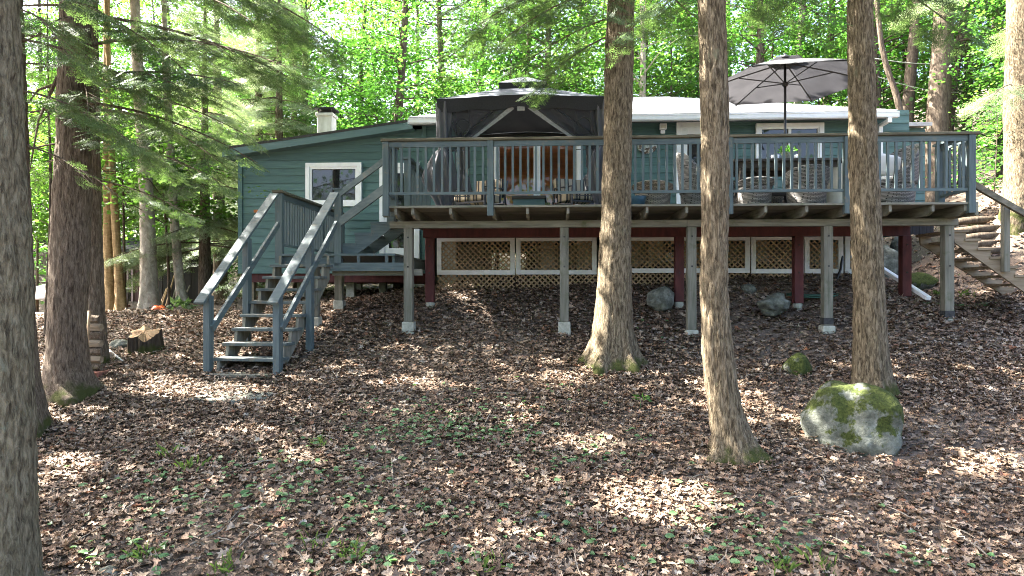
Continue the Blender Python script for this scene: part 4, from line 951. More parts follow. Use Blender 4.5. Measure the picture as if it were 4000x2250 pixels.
# boughs of the left hemlocks hanging into the picture
q = np.random.default_rng(3); spec = []
def bough(px, py, D, az, pitch, L, droop): spec.append((P(px,py,D), R(az), R(pitch), L, droop))
for px,py,az,pi,L,dr in ((330,300,8,8,2.0,.22),(330,310,-20,5,1.9,.28),(335,400,15,-2,1.9,.26),(330,180,-5,10,2.6,.30),(330,60,5,2,2.6,.30),(330,-60,-15,0,2.8,.34),
                         (330,500,-30,-4,1.2,.35),(330,350,-55,-4,1.3,.4),(250,260,195,5,1.5,.2),(240,420,170,-2,1.3,.2),(240,150,185,4,1.5,.25),(250,20,190,0,1.6,.3),(260,420,-80,-10,.7,.5),(290,80,-70,-5,.9,.5),(230,560,190,-10,1.1,.3),(330,-200,-2,-2,3.2,.35),(330,-260,15,-6,3.0,.35)):
    bough(px,py,DB+q.uniform(-.1,.3),az+q.normal()*4,pi,L,dr)
boughs(tB, spec, 4, M_hem, 0, .74)
spec = []
for px,py,az,pi,L,dr in ((350,120,10,4,2.3,.22),(350,330,5,-2,2.0,.25),(360,540,22,-4,1.8,.24),(360,700,25,-6,1.3,.25),(350,-120,0,0,3.2,.3),(340,250,185,0,1.6,.3),(360,430,-25,-4,2.4,.3),(340,600,180,-6,1.5,.3)):
    bough(px,py,9.4,az,pi,L,dr)
boughs(tB2, spec, 5, M_hem, 0, .72)
spec = []
for px,py,az,pi,L,dr in ((60,150,25,0,1.4,.35),(60,350,10,-6,1.2,.35),(60,-60,12,-4,1.7,.4),(70,560,30,-10,1.0,.4),(60,40,-30,-8,1.1,.5)):
    bough(px,py,7.2,az,pi,L,dr)
boughs(tA2, spec, 6, M_hem)
spec = []                                  # boughs dipping in at the top, from the three right trunks
for px,py,az,pi,L,dr in ((2400,-90,190,-4,1.9,.35),(2400,-30,205,-8,1.6,.38),(2400,-160,170,-10,2.4,.34),(2440,-120,20,-12,1.6,.4),(2390,-40,250,-12,.9,.6),(2405,-240,180,-16,2.6,.30),(2410,60,150,-4,1.5,.3),(2405,130,165,-14,1.3,.35)):
    bough(px,py,D1,az,pi,L,dr)
boughs(t1, spec, 7, M_hem, 0, .8)
spec = []
for px,py,az,pi,L,dr in ((2790,-130,10,-8,1.0,.35),(2780,-90,175,-12,.8,.4)):
    bough(px,py,D2,az,pi,L,dr)
boughs(t2, spec, 8, M_hem)
spec = []
for px,py,az,pi,L,dr in ((3370,-120,20,-8,1.6,.3),(3360,-190,160,-6,1.2,.3)): bough(px,py,D3,az,pi,L,dr)
boughs(t3, spec, 9, M_hem)
spec = []
for px,py,az,pi,L,dr in ((4010,40,60,-2,1.6,.3),(3960,330,215,-8,1.4,.35),(3950,-80,200,-4,2.4,.3)): bough(px,py,12.8,az,pi,L,dr)
boughs(tE, spec, 10, M_hem2, 1)
m = MB()                                   # bare dead limbs on the left hemlock
for a, b, c in (((330,300),(420,330),(520,300)),((215,330),(150,350),(95,420)),((215,160),(160,130),(70,175)),((225,300),(150,470),(110,700))): m.tube([P(*a,DB),P(*b,DB),P(*c,DB)], [.022,.014,.005], 6)
m.build('dead_limbs', M_barkB, tB)

# ---------------------------------------------------------------- forest trees, built once per kind and copied
def maple(kind, h, zlo, rad, ncl, seed, lmat, bmat, tr, lsize=.12, lean=0.0):
    q = np.random.default_rng(seed); root = thing(kind, 'x', 'tree', (0,0,0)); ORG[root.name] = Vector((0,0,0))
    tk = MB(); ph = q.uniform(0,6)
    def ax(z): return np.array([lean*z+.12*math.sin(z*.5+ph), .12*math.cos(z*.43+ph), z])
    zs = np.linspace(-.4,h*.97,18); tk.tube([ax(z) for z in zs], [tr*(1-max(z,0)/h*.85)*(1.35 if z < .1 else 1) for z in zs], 10)
    cl = []
    for i in range(int(ncl/9)):
        z = zlo+(h-zlo)*(i+q.random())/(ncl/9); f = (z-zlo)/(h-zlo); r = rad*math.sqrt(max(.08,1-(f*1.15-.35)**2/.75))*q.uniform(.6,1.15); a = q.uniform(0,6.283); up = q.uniform(.05,.5)
        b = ax(z); d = np.array([math.cos(a), math.sin(a), up]); mid = b+d*r*.5+[0,0,.05*r]; e = b+d*r+[0,0,-.1*r]
        tk.tube([b,mid,e], [max(.012,tr*.22*(1-f*.6)),.012,.004], 5, False)
        for k in range(9):
            t = q.uniform(.22,1.08); p = (b*(1-t)+e*t)+q.normal(size=3)*np.array([.16,.16,.10])*r*.9; cl.append(p)
    tk.build('trunk', bmat, root, True)
    cl = np.array(cl); N = len(cl); nl = 11
    c = np.repeat(cl, nl, 0)+q.normal(size=(N*nl,3))*np.array([.26,.26,.07]); d = q.normal(size=(N*nl,3))*np.array([1,1,.35])+np.array([0,0,-.25]); n = q.normal(size=(N*nl,3))*.42+np.array([0,0,1])
    a, b, n = rnd_frame(d, n, q); L = lsize*q.uniform(.65,1.25,(N*nl,1)); v, f = stamp(LEAF_V, LEAF_F, c, a*L, b*L*.95, n*L)
    np_mesh('crown', v, f, lmat, root); return root
def bg_hemlock(kind, h, zlo, rad, seed, mat, per=4, dens=.62):
    q = np.random.default_rng(seed); root = thing(kind, 'x', 'tree', (0,0,0)); tk = MB(); zs = np.linspace(-.4,h,14); tk.tube([(0,0,z) for z in zs], [.19*(1-max(z,0)/h*.9) for z in zs], 10); 
    sp = []; z = zlo
    while z < h-.4:
        f = (z-zlo)/(h-zlo)
        for k in range(per): sp.append(((0,0,z+q.uniform(-.2,.2)), q.uniform(0,6.283), R(q.uniform(-12,10)), max(.5,rad*(1-f*.8)*q.uniform(.65,1.1)), .24))
        z += .5
    tw = MB(); out = []
    for s in sp: hem_branch(*s, q, tw, out, 1, dens)
    tk.f += [tuple(i+len(tk.v) for i in f) for f in tw.f]; tk.v += tw.v
    tk.build('trunk', M_barkB, root, True); spray_mesh(out, 'crown', mat, root, q, 1); return root
KIND = {
 'tall':  maple('maple_tree', 15, 3.0, 2.6, 620, 101, M_maple, M_barkF, .20, .125),
 'tall2': maple('maple_tree', 14, 2.2, 2.9, 660, 102, M_maple2, M_barkF, .17, .13, .03),
 'mid':   maple('young_maple', 8.5, .8, 2.3, 430, 103, M_maple, M_barkF, .07, .125, -.04),
 'mid2':  maple('young_maple', 7, .7, 2.0, 360, 104, M_maple2, M_barkF, .05, .12, .06),
 'arch':  maple('young_maple', 5.2, 2.0, 1.9, 240, 109, M_maple2, M_barkF, .04, .12, .08),
 'sap':   maple('maple_sapling', 3.6, .5, 1.2, 120, 105, M_maple, M_barkF, .025, .11),
 'birch': maple('birch_tree', 14, 6.5, 2.2, 300, 106, M_maple2, M_barkP, .2, .11, .01),
 'hem':   bg_hemlock('hemlock_tree', 11, 1.0, 2.9, 107, M_hem),
 'hem2':  bg_hemlock('hemlock_tree', 9, 1.7, 2.6, 108, M_hem2, 7, .95),
}
LAB = {'tall':('tall slender maple with bright green leaves in the forest behind the cottage','tall maples of the forest'),
 'tall2':('yellow green leaved maple in the forest behind the cottage','yellow green maples of the forest'),
 'mid':('bushy young maple of fresh green leaves under the taller forest trees','young green maples of the forest'),
 'mid2':('small yellow green maple in the forest understorey','young yellow green maples of the forest'),
 'arch':('slim arching maple with leaves high above the left yard','arching maples of the left yard'),
 'sap':('thin maple sapling with a few layers of leaves near the forest floor','maple saplings of the forest'),
 'birch':('pale barked tall trunk standing among the green forest maples','pale trunks of the forest'),
 'hem':('dark drooping hemlock among the lighter forest trees','dark hemlocks of the forest'),
 'hem2':('pale sunlit hemlock with drooping feathery boughs left of the cottage','pale sunlit hemlocks')}
first = set(); used = set()
def plant(kind, px, D, s=1.0, rz=None, label=None, dz=0):
    src = KIND[kind]; x = (px-2000)/F*D; z = g1(x, D)+dz
    rz = random.uniform(0,6.28) if rz is None else rz
    if kind in first:
        o = src.copy(); col.objects.link(o)
        for c in list(src.children): cc = c.copy(); col.objects.link(cc); cc.parent = o
    else: o = src; first.add(kind)
    o.location = (x, D, z); o.rotation_euler = (0,0,rz); o.scale = (s,s,s*random.uniform(.93,1.08))
    o['label'] = label or LAB[kind][0]
    if label: o.pop('group', None)
    else: o['group'] = LAB[kind][1]
    return o
for k, px, D, s in (('tall',1565,21,1),('tall',1720,25,1),('tall2',2060,24,1),('tall',2130,23,.95),('tall2',2250,28,1.05),('tall',1880,31,1.1),('tall2',1400,27,1),('tall',1180,24,1),('tall',2960,23,1),('tall2',2520,24,1.05),
                    ('tall',3420,22,1),('tall2',3550,24,1),('tall2',3760,23,1),('tall',3240,27,1.05),('tall2',2700,29,1.1),('tall',3900,27,1),('tall2',4080,22,1),('tall',950,27,1),('tall2',700,30,1),('tall',430,32,1.05),('tall2',150,30,1),('tall',-150,28,1),('tall2',-400,25,1),('tall',4400,26,1),
                    ('tall2',1640,37,1.15),('tall',2050,38,1.15),('tall2',2420,37,1.15),('tall',2850,37,1.15),('tall2',3300,36,1.15),('tall',3700,36,1.1),('tall2',1200,37,1.15),('tall',800,38,1.15),('tall2',350,38,1.15),('tall',-100,38,1.1),('tall2',4200,36,1.1),
                    ('tall',1450,48,1.2),('tall2',1850,50,1.2),('tall',2300,49,1.2),('tall2',2700,48,1.2),('tall',3100,47,1.2),('tall2',3500,46,1.2),('tall',3900,46,1.2),('tall2',1050,50,1.2),('tall',600,50,1.25),('tall2',200,52,1.25),
                    ('mid',1500,23,1),('mid2',1700,22,1),('mid',1950,23,1.05),('mid2',2200,22.5,1.05),('mid',2580,22.5,1),('mid2',2760,23,1),('mid',3020,25,1.05),('mid2',3450,25,1),('mid',3960,19.5,.85),('mid',1330,25,1),('mid2',1100,23,1),('mid',2400,26,1.15),('mid2',3200,24,1),('mid',3620,27,1.1),('mid2',4050,19,.9),('mid',1600,29,1.2),('mid2',2000,29,1.2),('mid',2350,31,1.25),('mid2',2900,30,1.2),('mid',3350,30,1.2),
                    ('mid',880,24,1),('mid2',640,23,.95),('mid',450,24,1),('mid2',220,25,1),('mid',60,23,1),('mid2',-150,21,1),('mid',760,30,1.2),('mid2',350,30,1.2),('mid',-300,30,1.2),('mid2',1250,30,1.2),('mid',980,33,1.2),
                    ('arch',500,15.5,1),('arch',640,14.8,.9),('arch',420,17.5,1.05),('arch',250,16,1),('arch',130,17,1),('arch',580,18.5,1.1),('sap',850,22,1.4),('sap',780,22.5,1.4),('sap',3880,16,.8),('sap',3950,19,1),('sap',30,18,1.2),
                    ('hem',1010,21,1.05),('hem',3950,21,1),('hem',3500,33,1.2),('hem',1150,29,1.3)):
    plant(k, px, D, s)
plant('birch', 3122, 24, 1.05, label='thick pale sunlit trunk behind the grey parasol')
plant('birch', 2500, 21, .8, label='pale grey trunk just right of the straight trunk before the gazebo')
plant('hem2', 800, 15.7, .80, label='pale sunlit hemlock touching the left corner of the cottage')
plant('hem2', 1090, 20.5, 1.1, label='pale sunlit hemlock behind the white chimney')
def bare(name, label, D, path, mat, seed, ztop, **k):
    r = tree_root(name, label, path[0][0], D); trunk_mesh(r, D, path, mat, seed, nseg=36, step=.08, ztop=ztop, **k); return r
tF = bare('maple_tree', 'thick brown trunk with broken side limbs beyond the right end of the deck', 20, [(3632,900,84),(3650,640,80),(3668,380,78),(3680,200,76),(3688,0,68)], M_barkF, 91, 13, amp=.02, rmin=.5)
m = MB()
for pts, r in ((((3700,190),(3760,140),(3800,80),(3850,60)),.06),(((3705,165),(3790,150),(3850,140)),.045),(((3700,160),(3725,105),(3770,50)),.04)): m.tube([P(*a,19.8) for a in pts], [r*(1-.22*i) for i in range(len(pts))], 7)
m.build('broken_limb', M_barkF, tF, True)
bare('maple_tree', 'slanting dark trunk just right of the trunk with broken limbs', 21.5, [(3690,640,40),(3725,300,38),(3780,0,34)], M_barkF, 92, 13)
bare('maple_tree', 'slender bent trunk right of the upright trunk behind the boulder', 19, [(3520,430,26),(3490,330,24),(3450,230,22),(3432,80,20),(3425,0,20)], M_barkF, 93, 12)
bare('maple_tree', 'slim dark trunk above the right end of the roof', 21, [(3545,430,44),(3560,250,42),(3585,0,38)], M_barkF, 94, 13)
bare('birch_tree', 'yellow barked trunk by the red brown cabin at the left', 15.5, [(440,1300,42),(425,1080,36),(420,700,34),(418,300,30)], M_barkO, 95, 9)
bare('birch_tree', 'forked yellow barked trunk right beside its yellow neighbour', 15.2, [(478,1300,40),(470,1150,34),(456,950,30),(440,700,26)], M_barkO, 96, 7)
bare('ash_tree', 'pale grey trunk in front of the dark shed and red brown cabin', 14.4, [(585,1285,78),(582,1050,60),(570,700,50),(540,300,44)], M_barkP, 97, 9, flare=.3)
bare('ash_tree', 'pale leaning trunk in front of the dark shed', 14.8, [(725,1245,46),(708,1150,36),(686,950,34),(672,700,30),(650,300,28)], M_barkP, 98, 8, flare=.5, fh=.15)
bare('hemlock_tree', 'brown trunk near the cottage corner behind the pale hemlock', 19, [(862,1240,56),(858,1000,48),(850,500,42)], M_barkF, 99, 8)
bare('maple_sapling', 'thin dark sapling stem between the two left edge trunks', 11, [(180,1275,16),(188,1050,13),(200,800,11),(190,400,9)], M_barkF, 100, 5)

# ---------------------------------------------------------------- rocks, stump and small things in the yard
def mossrock(name, mossy):
    m_, nt, b = newmat(name)
    c = ramp(nt, noise(nt, 7, (1,1,1), 8, .7), [(.32,(.045,.048,.038)),(.48,(.10,.105,.085)),(.60,(.17,.178,.15)),(.72,(.27,.28,.245))])
    tc = nt.nodes.new('ShaderNodeTexCoord'); sx = nt.nodes.new('ShaderNodeSeparateXYZ'); nt.links.new(tc.outputs['Normal'], sx.inputs[0])
    a = nt.nodes.new('ShaderNodeMath'); a.operation = 'MULTIPLY_ADD'; a.inputs[1].default_value = .16; nt.links.new(sx.outputs[2], a.inputs[0]); nt.links.new(noise(nt, 3.2, (1,1,1), 9, .68), a.inputs[2])
    w = ramp(nt, a.outputs[0], [(mossy,(0,0,0)),(mossy+.05,(1,1,1))])
    ms = ramp(nt, noise(nt, 40, (1,1,1), 4), [(.35,(.022,.030,.008)),(.65,(.058,.070,.018))])
    c = mixc(nt, w, c, ms); nt.links.new(c, b.inputs['Base Color']); b.inputs['Roughness'].default_value = .95; b.inputs['Specular IOR Level'].default_value = .15
    bumpn(nt, b, noise(nt, 18, (1,1,1), 8, .7), .7, .03); return m_
M_rock1, M_rock2, M_rock0 = mossrock('mossy_boulder_stone', .495), mossrock('very_mossy_stone', .46), mossrock('bare_stone', .80)
def rock(name, label, cat, px, py_base, D, w, h, depth, mat, seed, sharp=.28, tilt=0, sub=4, group=None, skew=0):
    x = (px-2000)/F*(D+depth*.3); z = (1125-py_base)/F*D
    bm = bmesh.new(); bmesh.ops.create_icosphere(bm, subdivisions=sub, radius=1)
    for v in bm.verts:
        p = v.co.copy(); o = Vector((seed*3.1,seed*1.7,seed))
        n = mnoise.noise(p*1.1+o)*sharp+mnoise.noise(p*2.4+o)*sharp*.45+mnoise.fractal(p*5+o,.8,2,4)*.03
        c = mnoise.voronoi(p*1.3+o)[0][0]; n += (c-.4)*sharp*.5
        p *= 1+n; v.co = Vector((p.x*w/2+skew*p.z*w/2, p.y*depth/2, p.z*h))
    me = bpy.data.meshes.new(name); bm.to_mesh(me); bm.free(); me.materials.append(mat); me.polygons.foreach_set('use_smooth', [True]*len(me.polygons))
    o = bpy.data.objects.new(name, me); col.objects.link(o); o.location = (x, D+depth*.3, z); o.rotation_euler = (0,R(tilt),seed); o.rotation_euler = (0,R(tilt),0)
    return tag(o, label, cat, group)
DBo = gD(1735)
rock('boulder', 'large rounded boulder patched with moss and pale lichen in the right foreground', 'rock', 3325, 1680, DBo-.1, 1.0, .47, .95, M_rock1, 2.3, .22, 6, 5)
rock('mossy_rock', 'small moss covered rock between the curved trunk and the boulder trunk', 'rock', 3115, 1455, gD(1465), .36, .24, .36, M_rock2, 3.3, .18)
rock('rock', 'grey rock beside the red post under the deck', 'rock', 2585, 1172, 11.6, .46, .22, .4, M_rock0, 4.1)
rock('rock', 'flat pale rock on the leaves right of the trunk before the gazebo', 'rock', 2560, 1268, gD(1290)+.6, .50, .09, .3, M_rock0, 5.2)
rock('rock', 'angular split grey rock under the deck near the hose', 'rock', 3020, 1192, 11.2, .50, .17, .4, M_rock0, 6.6, .34, -10)
rock('rock', 'low grey rock right against the lattice foot', 'rock', 2920, 1130, 12.2, .26, .10, .25, M_rock0, 7.4)
rock('rock', 'large pale rock behind the rightmost red post', 'rock', 3462, 1065, 13.6, .62, .50, .6, M_rock0, 8.8, .22)
rock('rock', 'squarish rock on the slope under the side stairs', 'rock', 3512, 975, 14.8, .36, .28, .4, M_rock0, 9.1, .2)
rock('rock', 'flat mossy rock below the side stairs', 'rock', 3585, 1105, 12.6, .66, .18, .4, M_rock2, 10.5, .2)
rock('rock', 'grey stone beside the old tree stump', 'rock', 470, 1352, gD(1360), .30, .09, .25, M_rock0, 11.2)
rock('rock', 'small grey stone poking out of the leaves at the bottom edge', 'rock', 430, 2250, gD(2250)+.0, .16, .05, .12, M_rock0, 12.2)
rock('rock', 'half buried grey stone in the leaves below the sunny patch', 'rock', 2105, 2040, gD(2045), .22, .06, .2, M_rock0, 13.2)
rock('rock', 'pale chip of stone on the moss near the bottom centre', 'rock', 1775, 2155, gD(2160), .09, .05, .06, M_conc, 14.2, .3)
# stump
DS = gD(1370); sq = gxy(565, DS); stump = thing('tree_stump', 'old cut stump with pale sawn top and mossy side', 'stump', sq)
def stf(i, j):
    a = 2*math.pi*i; r = .20*(1+.10*math.sin(5*a)+.06*math.sin(9*a+1)+(.55*max(0,math.cos(a-.3))+.2)*math.exp(-j*3.2)); r -= .014*math.sin(19*a)+.01*math.sin(31*a)
    return (sq.x+r*math.cos(a), sq.y+r*math.sin(a), sq.z-.1+(.37+.075*math.sin(a)+.035*math.sin(3*a+1)+.02*math.sin(7*a))*j)
MB().grid(stf, 72, 14, True).build('stump_bark', barkmat('stump_bark', [(.3,(.02,.016,.011)),(.55,(.06,.046,.033)),(.75,(.11,.085,.06))], 16, .12, .9, None, .35), stump, True)
m = MB(); ring = [stf(i/72,1) for i in range(72)]; m.add(ring+[(sq.x,sq.y,sq.z+.305)], [(i,(i+1)%72,72) for i in range(72)])
m.build('sawn_top', nmat('sawn_wood', [(.3,(.12,.07,.035)),(.5,(.26,.17,.09)),(.7,(.40,.29,.17))], 9, (1,1,1), .9, .5, 30), stump)
# firewood stack with axe
DW = gD(1475); wq = gxy(345, DW)
stack = thing('firewood_stack', 'low stack of split firewood on a brick behind the mossy footed trunk', 'firewood', wq)
m = MB(); m.box(wq.x-.12,wq.x+.20,wq.y-.12,wq.y+.25,wq.z-.08,wq.z+.09); m.build('brick', nmat('red_brick', [(.3,(.16,.06,.04)),(.7,(.26,.11,.08))], 20, (1,1,1), .9, .3), stack, bevel=.008)
for k in range(7):
    z = wq.z+.13+k*.105; m = MB(); o = random.uniform(-.02,.02); n = 9
    m.tube([(wq.x-.16+o,wq.y+.05,z),(wq.x+.0,wq.y+.05,z+.004),(wq.x+.13+o,wq.y+.05,z)], [.055,.06,.052], random.choice((5,6,7))); m.build('log', M_cx if k%2 else M_barkB, stack)
ax = thing('axe', 'splitting axe with wooden handle leaning head down on the firewood', 'axe', (wq.x+.03,wq.y-.16,wq.z+.09))
m = MB(); m.tube([(wq.x+.06,wq.y-.15,wq.z+.10),(wq.x+.07,wq.y-.13,wq.z+.5),(wq.x+.075,wq.y-.1,wq.z+.88)], [.02,.017,.02], 8); m.build('handle', M_lat, ax, True)
m = MB(); m.hexa([(wq.x-.12,wq.y-.175,wq.z+.095),(wq.x+.09,wq.y-.19,wq.z+.095),(wq.x+.09,wq.y-.12,wq.z+.095),(wq.x-.12,wq.y-.165,wq.z+.095),(wq.x-.12,wq.y-.175,wq.z+.15),(wq.x+.09,wq.y-.19,wq.z+.20),(wq.x+.09,wq.y-.12,wq.z+.20),(wq.x-.12,wq.y-.165,wq.z+.15)]); m.build('axe_head', M_black, ax)
m = MB(); g = lambda px,py: (lambda q: Vector((q.x,q.y,g1(q.x,q.y)+.035)))(P(px,py,gD(py)))
m.tube([g(390,1372),g(420,1374),g(445,1392),g(480,1425)], [.02,.024,.02,.008], 8); tag(m.build('pale_branch', M_plaster, None, True), 'bleached white branch lying on leaves beside the firewood', 'branch')
# flat stone slab in front of the stairs
sq2 = P(850,1560,gD(1560)); zz_ = g1(sq2.x,sq2.y)
m = MB(); pts = [(-.45,-.14),(.1,-.2),(.48,-.06),(.5,.14),(.0,.2),(-.4,.1)]; k = len(pts)
m.add([(sq2.x+.15+a,sq2.y+b,zz_-.06+.05*b) for a,b in pts]+[(sq2.x+.15+a*.96,sq2.y+b*.94,zz_+.035+.15*b) for a,b in pts], [tuple(range(k-1,-1,-1)),tuple(range(k,2*k))]+[(i,(i+1)%k,(i+1)%k+k,i+k) for i in range(k)])
tag(m.build('stepping_stone', M_rock0, None, bevel=.012), 'flat stone slab sunk in leaves at the foot of the front stairs', 'stone slab')
# hose, cords, pipe under the deck
hq = P(3175,1178,11.95); hz = g1(hq.x,hq.y)+.03; m = MB(); pts = []
for i in range(150):
    a = i/150*2*math.pi*5; r = .36+.045*math.sin(a*.37)+.02*math.sin(a*1.9); pts.append((hq.x+r*1.15*math.cos(a), hq.y+.62*r*math.sin(a), hz+.012*math.sin(a*2.3)+.008*(i//30)+.16*0.5*math.sin(a)*.62*r))
m.tube(pts, .013, 6); tag(m.build('garden_hose', M_green, None, True), 'coiled green garden hose on the leaves under the deck', 'hose')
m = MB(); m.tube([P(3122,905,11.85),P(3121,970,11.85),P(3124,1005,11.84),P(3118,1050,11.85),P(3126,1100,11.84),P(3122,1160,11.84)], .008, 6); tag(m.build('loose_string', M_cord, None, True), 'orange cord hanging down the red post beside the hose', 'cord')
m = MB(); m.tube([P(3278,980,12.6),P(3290,1000,12.55),P(3285,1050,12.5),P(3262,1110,12.2)], .022, 8); tag(m.build('black_pipe', M_black, None, True), 'black corrugated pipe dropping from the lattice near the hose', 'pipe')
m = MB(); m.bar(P(3440,1046,12.6),P(3628,1166,11.3),.09,.07); tag(m.build('drain_pipe', M_trim, None, bevel=.01), 'white downspout pipe lying down the slope behind the rightmost red post', 'pipe')
# timber retaining wall, board screen
for k,(pa,pb,r) in enumerate((((3735,905),(3915,892),.075),((3735,935),(3912,920),.07),((3745,962),(3912,950),.07),((3715,868),(3930,858),.07),((3760,985),(3915,978),.06))):
    D = 12.45+.25*(4-k if k != 3 else 6)*.4; m = MB(); a, b = P(*pa,D), P(*pb,D); m.tube([a,a.lerp(b,.5)+Vector((0,0,.02)),b], [r,r*1.05,r*.95], 12)
    tag(m.build('retaining_log', M_barkF, None, True), ('mossy log in the retaining wall, second from the top','middle log of the retaining wall behind the stairs','dark log low in the retaining wall','top log edging the sunny terrace','bottom log of the retaining wall')[k], 'log', 'logs of the terrace wall')
scr = thing('board_screen', 'dark brown board screen under the right end of the deck', 'screen', H @ Vector((U(3600,12.3),12.3,.6)))
for px in range(3556,3652,14):
    u = U(px,12.3); m = MB(H); m.box(u-.028,u+.028,12.29,12.31,Z(925+random.uniform(-8,8),12.3),Z(884,12.3)); m.build('board', M_shed, scr)
# small fixtures
m = MB(); a, b = P(3415,228,20), P(3800,240,21); m.tube([a.lerp(b,t)-Vector((0,0,.12*math.sin(math.pi*t))) for t in np.linspace(0,1,9)], .014, 6); tag(m.build('overhead_cable', M_conc, None, True), 'upper thin cable strung between trees at the right', 'cable')
m = MB(); a, b = P(3430,300,20), P(3740,362,21); m.tube([a.lerp(b,t)-Vector((0,0,.1*math.sin(math.pi*t))) for t in np.linspace(0,1,9)], .012, 6); tag(m.build('overhead_cable', M_conc, None, True), 'lower thin cable sloping down to the brown trunk at the right', 'cable')

# ---------------------------------------------------------------- neighbouring yard at the left
DN = 20
sh = thing('garden_shed', 'dark stained board shed among the trees at the left', 'shed', gxy(680,DN))
s0, s1 = P(560,1240,DN), P(778,1240,DN); zt = P(0,985,DN).z; zb = min(g1(s0.x,DN),g1(s1.x,DN))-.2
x = s0.x; m = MB(); k = 0
while x < s1.x: m.box(x,x+.135,DN-.01*(k%2),DN+.02,zb,zt); x += .14; k += 1
m.build('wall', M_shed, sh)
m = MB(); x1 = s0.x; m.box(s0.x,s1.x,DN+.03,DN+2,zb,zt); m.build('rear_wall', M_shed, sh)
m = MB(); m.hexa([(s0.x-.2,DN-.3,zt-.02),(s1.x+.2,DN-.3,zt-.02),(s1.x+.2,DN+2.3,zt+.5),(s0.x-.2,DN+2.3,zt+.5),(s0.x-.2,DN-.3,zt+.06),(s1.x+.2,DN-.3,zt+.06),(s1.x+.2,DN+2.3,zt+.58),(s0.x-.2,DN+2.3,zt+.58)]); m.build('roof', M_felt, sh)
for k,(px,mat,h) in enumerate(((612,M_lat,1.15),(632,M_lat,1.3),(655,M_gz,1.0),(600,M_lat,.95),(690,M_gz,.9))):
    a = gxy(px,DN-.45); b = Vector((a.x+random.uniform(.05,.2),DN-.06,a.z+h)); m = MB(); m.tube([a,b],.022,6); m.box(a.x-.09,a.x+.09,a.y-.02,a.y+.01,a.z-.02,a.z+.12)
    tag(m.build('garden_tool', mat), ('pale handled spade leaning on the dark shed','longest pale handled tool leaning on the dark shed','grey handled rake leaning on the dark shed','leftmost short tool leaning on the dark shed','rightmost tool leaning on the dark shed')[k], 'tool', 'garden tools leaning on the shed')
bq = gxy(622,14.0); bq = P(622,1222,14.0)
bo = rock('orange_bag', 'bright orange plastic bag lying in front of the dark shed', 'bag', 622, 1228, 14.0, .36, .17, .25, M_orangebag, 21.3, .42)
cab = thing('wooden_cabin', 'red brown wooden cabin with tall windows at the left', 'cabin', gxy(440,22))
c0, c1 = P(340,1290,22), P(545,1290,22); zc = P(0,985,22).z; zb = g1((c0.x+c1.x)/2,22)-.3
m = MB(); x = c0.x; k = 0
while x < c1.x: m.box(x,x+.16,22-.008*(k%2),22.03,zb,zc); x += .165; k += 1
m.build('wall', M_rbrown, cab); m = MB(); m.box(c0.x,c1.x,22.04,25,zb,zc); m.build('rear_wall', M_rbrown, cab)
m = MB(); m.hexa([(c0.x-.3,21.5,zc-.02),(c1.x+.1,21.5,zc-.02),(c1.x+.1,25.2,zc+.7),(c0.x-.3,25.2,zc+.7),(c0.x-.3,21.5,zc+.08),(c1.x+.1,21.5,zc+.08),(c1.x+.1,25.2,zc+.8),(c0.x-.3,25.2,zc+.8)]); m.build('roof', M_felt, cab)
for px0,px1 in ((425,452),(458,490),(496,520)):
    a, b = P(px0,1195,21.95), P(px1,1050,21.95); m = MB()
    m.box(a.x,a.x+.05,21.93,21.98,a.z,b.z); m.box(b.x-.05,b.x,21.93,21.98,a.z,b.z); m.box(a.x+.05,b.x-.05,21.93,21.98,a.z,a.z+.05); m.box(a.x+.05,b.x-.05,21.93,21.98,b.z-.05,b.z); m.box(a.x+.05,b.x-.05,21.935,21.98,(a.z+b.z)/2-.02,(a.z+b.z)/2+.02)
    w = m.build('window', nmat('mauve_window_frame', [(.3,(.25,.17,.17)),(.7,(.33,.24,.24))], 12, (1,1,1), .7, .1) if px0 == 425 else bpy.data.materials['mauve_window_frame'], cab); m = MB(); m.box(a.x+.05,b.x-.05,21.96,21.985,a.z+.05,b.z-.05); m.build('pane', M_glass, w)
be = thing('garden_bench', 'dark slatted bench with crossed braces in front of the red brown cabin', 'bench', P(465,1230,18.5))
a, b = P(405,1225,18.5), P(510,1225,18.5)
for zpx in (1135,1165): m = MB(); m.bar((a.x,18.5,P(0,zpx,18.5).z),(b.x,18.5,P(0,zpx,18.5).z),.05,.09); m.build('slat', M_dark, be)
m = MB(); m.bar((a.x,18.25,P(0,1195,18.5).z),(b.x,18.25,P(0,1195,18.5).z),.5,.06); m.build('seat', M_rbrown, be)
for p_, q_ in (((445,1128),(475,1238)),((500,1128),(486,1238)),((420,1128),(412,1238))): m = MB(); m.bar(P(*p_,18.45),P(*q_,18.45),.06,.08); m.build('brace', M_dark, be)
m = MB(); m.bar(P(405,1127,18.4),P(512,1127,18.4),.05,.04); tag(m.build('pale_rail', M_plaster), 'pale rail across the top of the dark slatted bench', 'rail')
sw = thing('stone_wall', 'dry stone wall of grey stones at the far left', 'wall', P(170,1110,24))
for r_ in range(7):
    px = 60+random.uniform(0,14)
    while px < 330:
        w = random.uniform(20,38); D = 24+r_*.09; c = P(px+w/2,1105-r_*22,D); bm = bmesh.new(); bmesh.ops.create_icosphere(bm, subdivisions=2, radius=1)
        if r_ < 7 and px < 330:
            o = Vector((px,r_,0)); vs = [v.co*(1+.25*mnoise.noise(v.co*1.5+o)) for v in bm.verts]; m = MB(); m.add([(c.x+v.x*w*.0045, c.y+v.y*.14, c.z+v.z*.105) for v in vs], [tuple(v.index for v in f.verts) for f in bm.faces]); m.build('stone', M_rock0, sw, True)
        bm.free(); px += w
fe = thing('white_fence', 'white picket railing above the stone wall at the far left', 'fence', P(165,935,26))
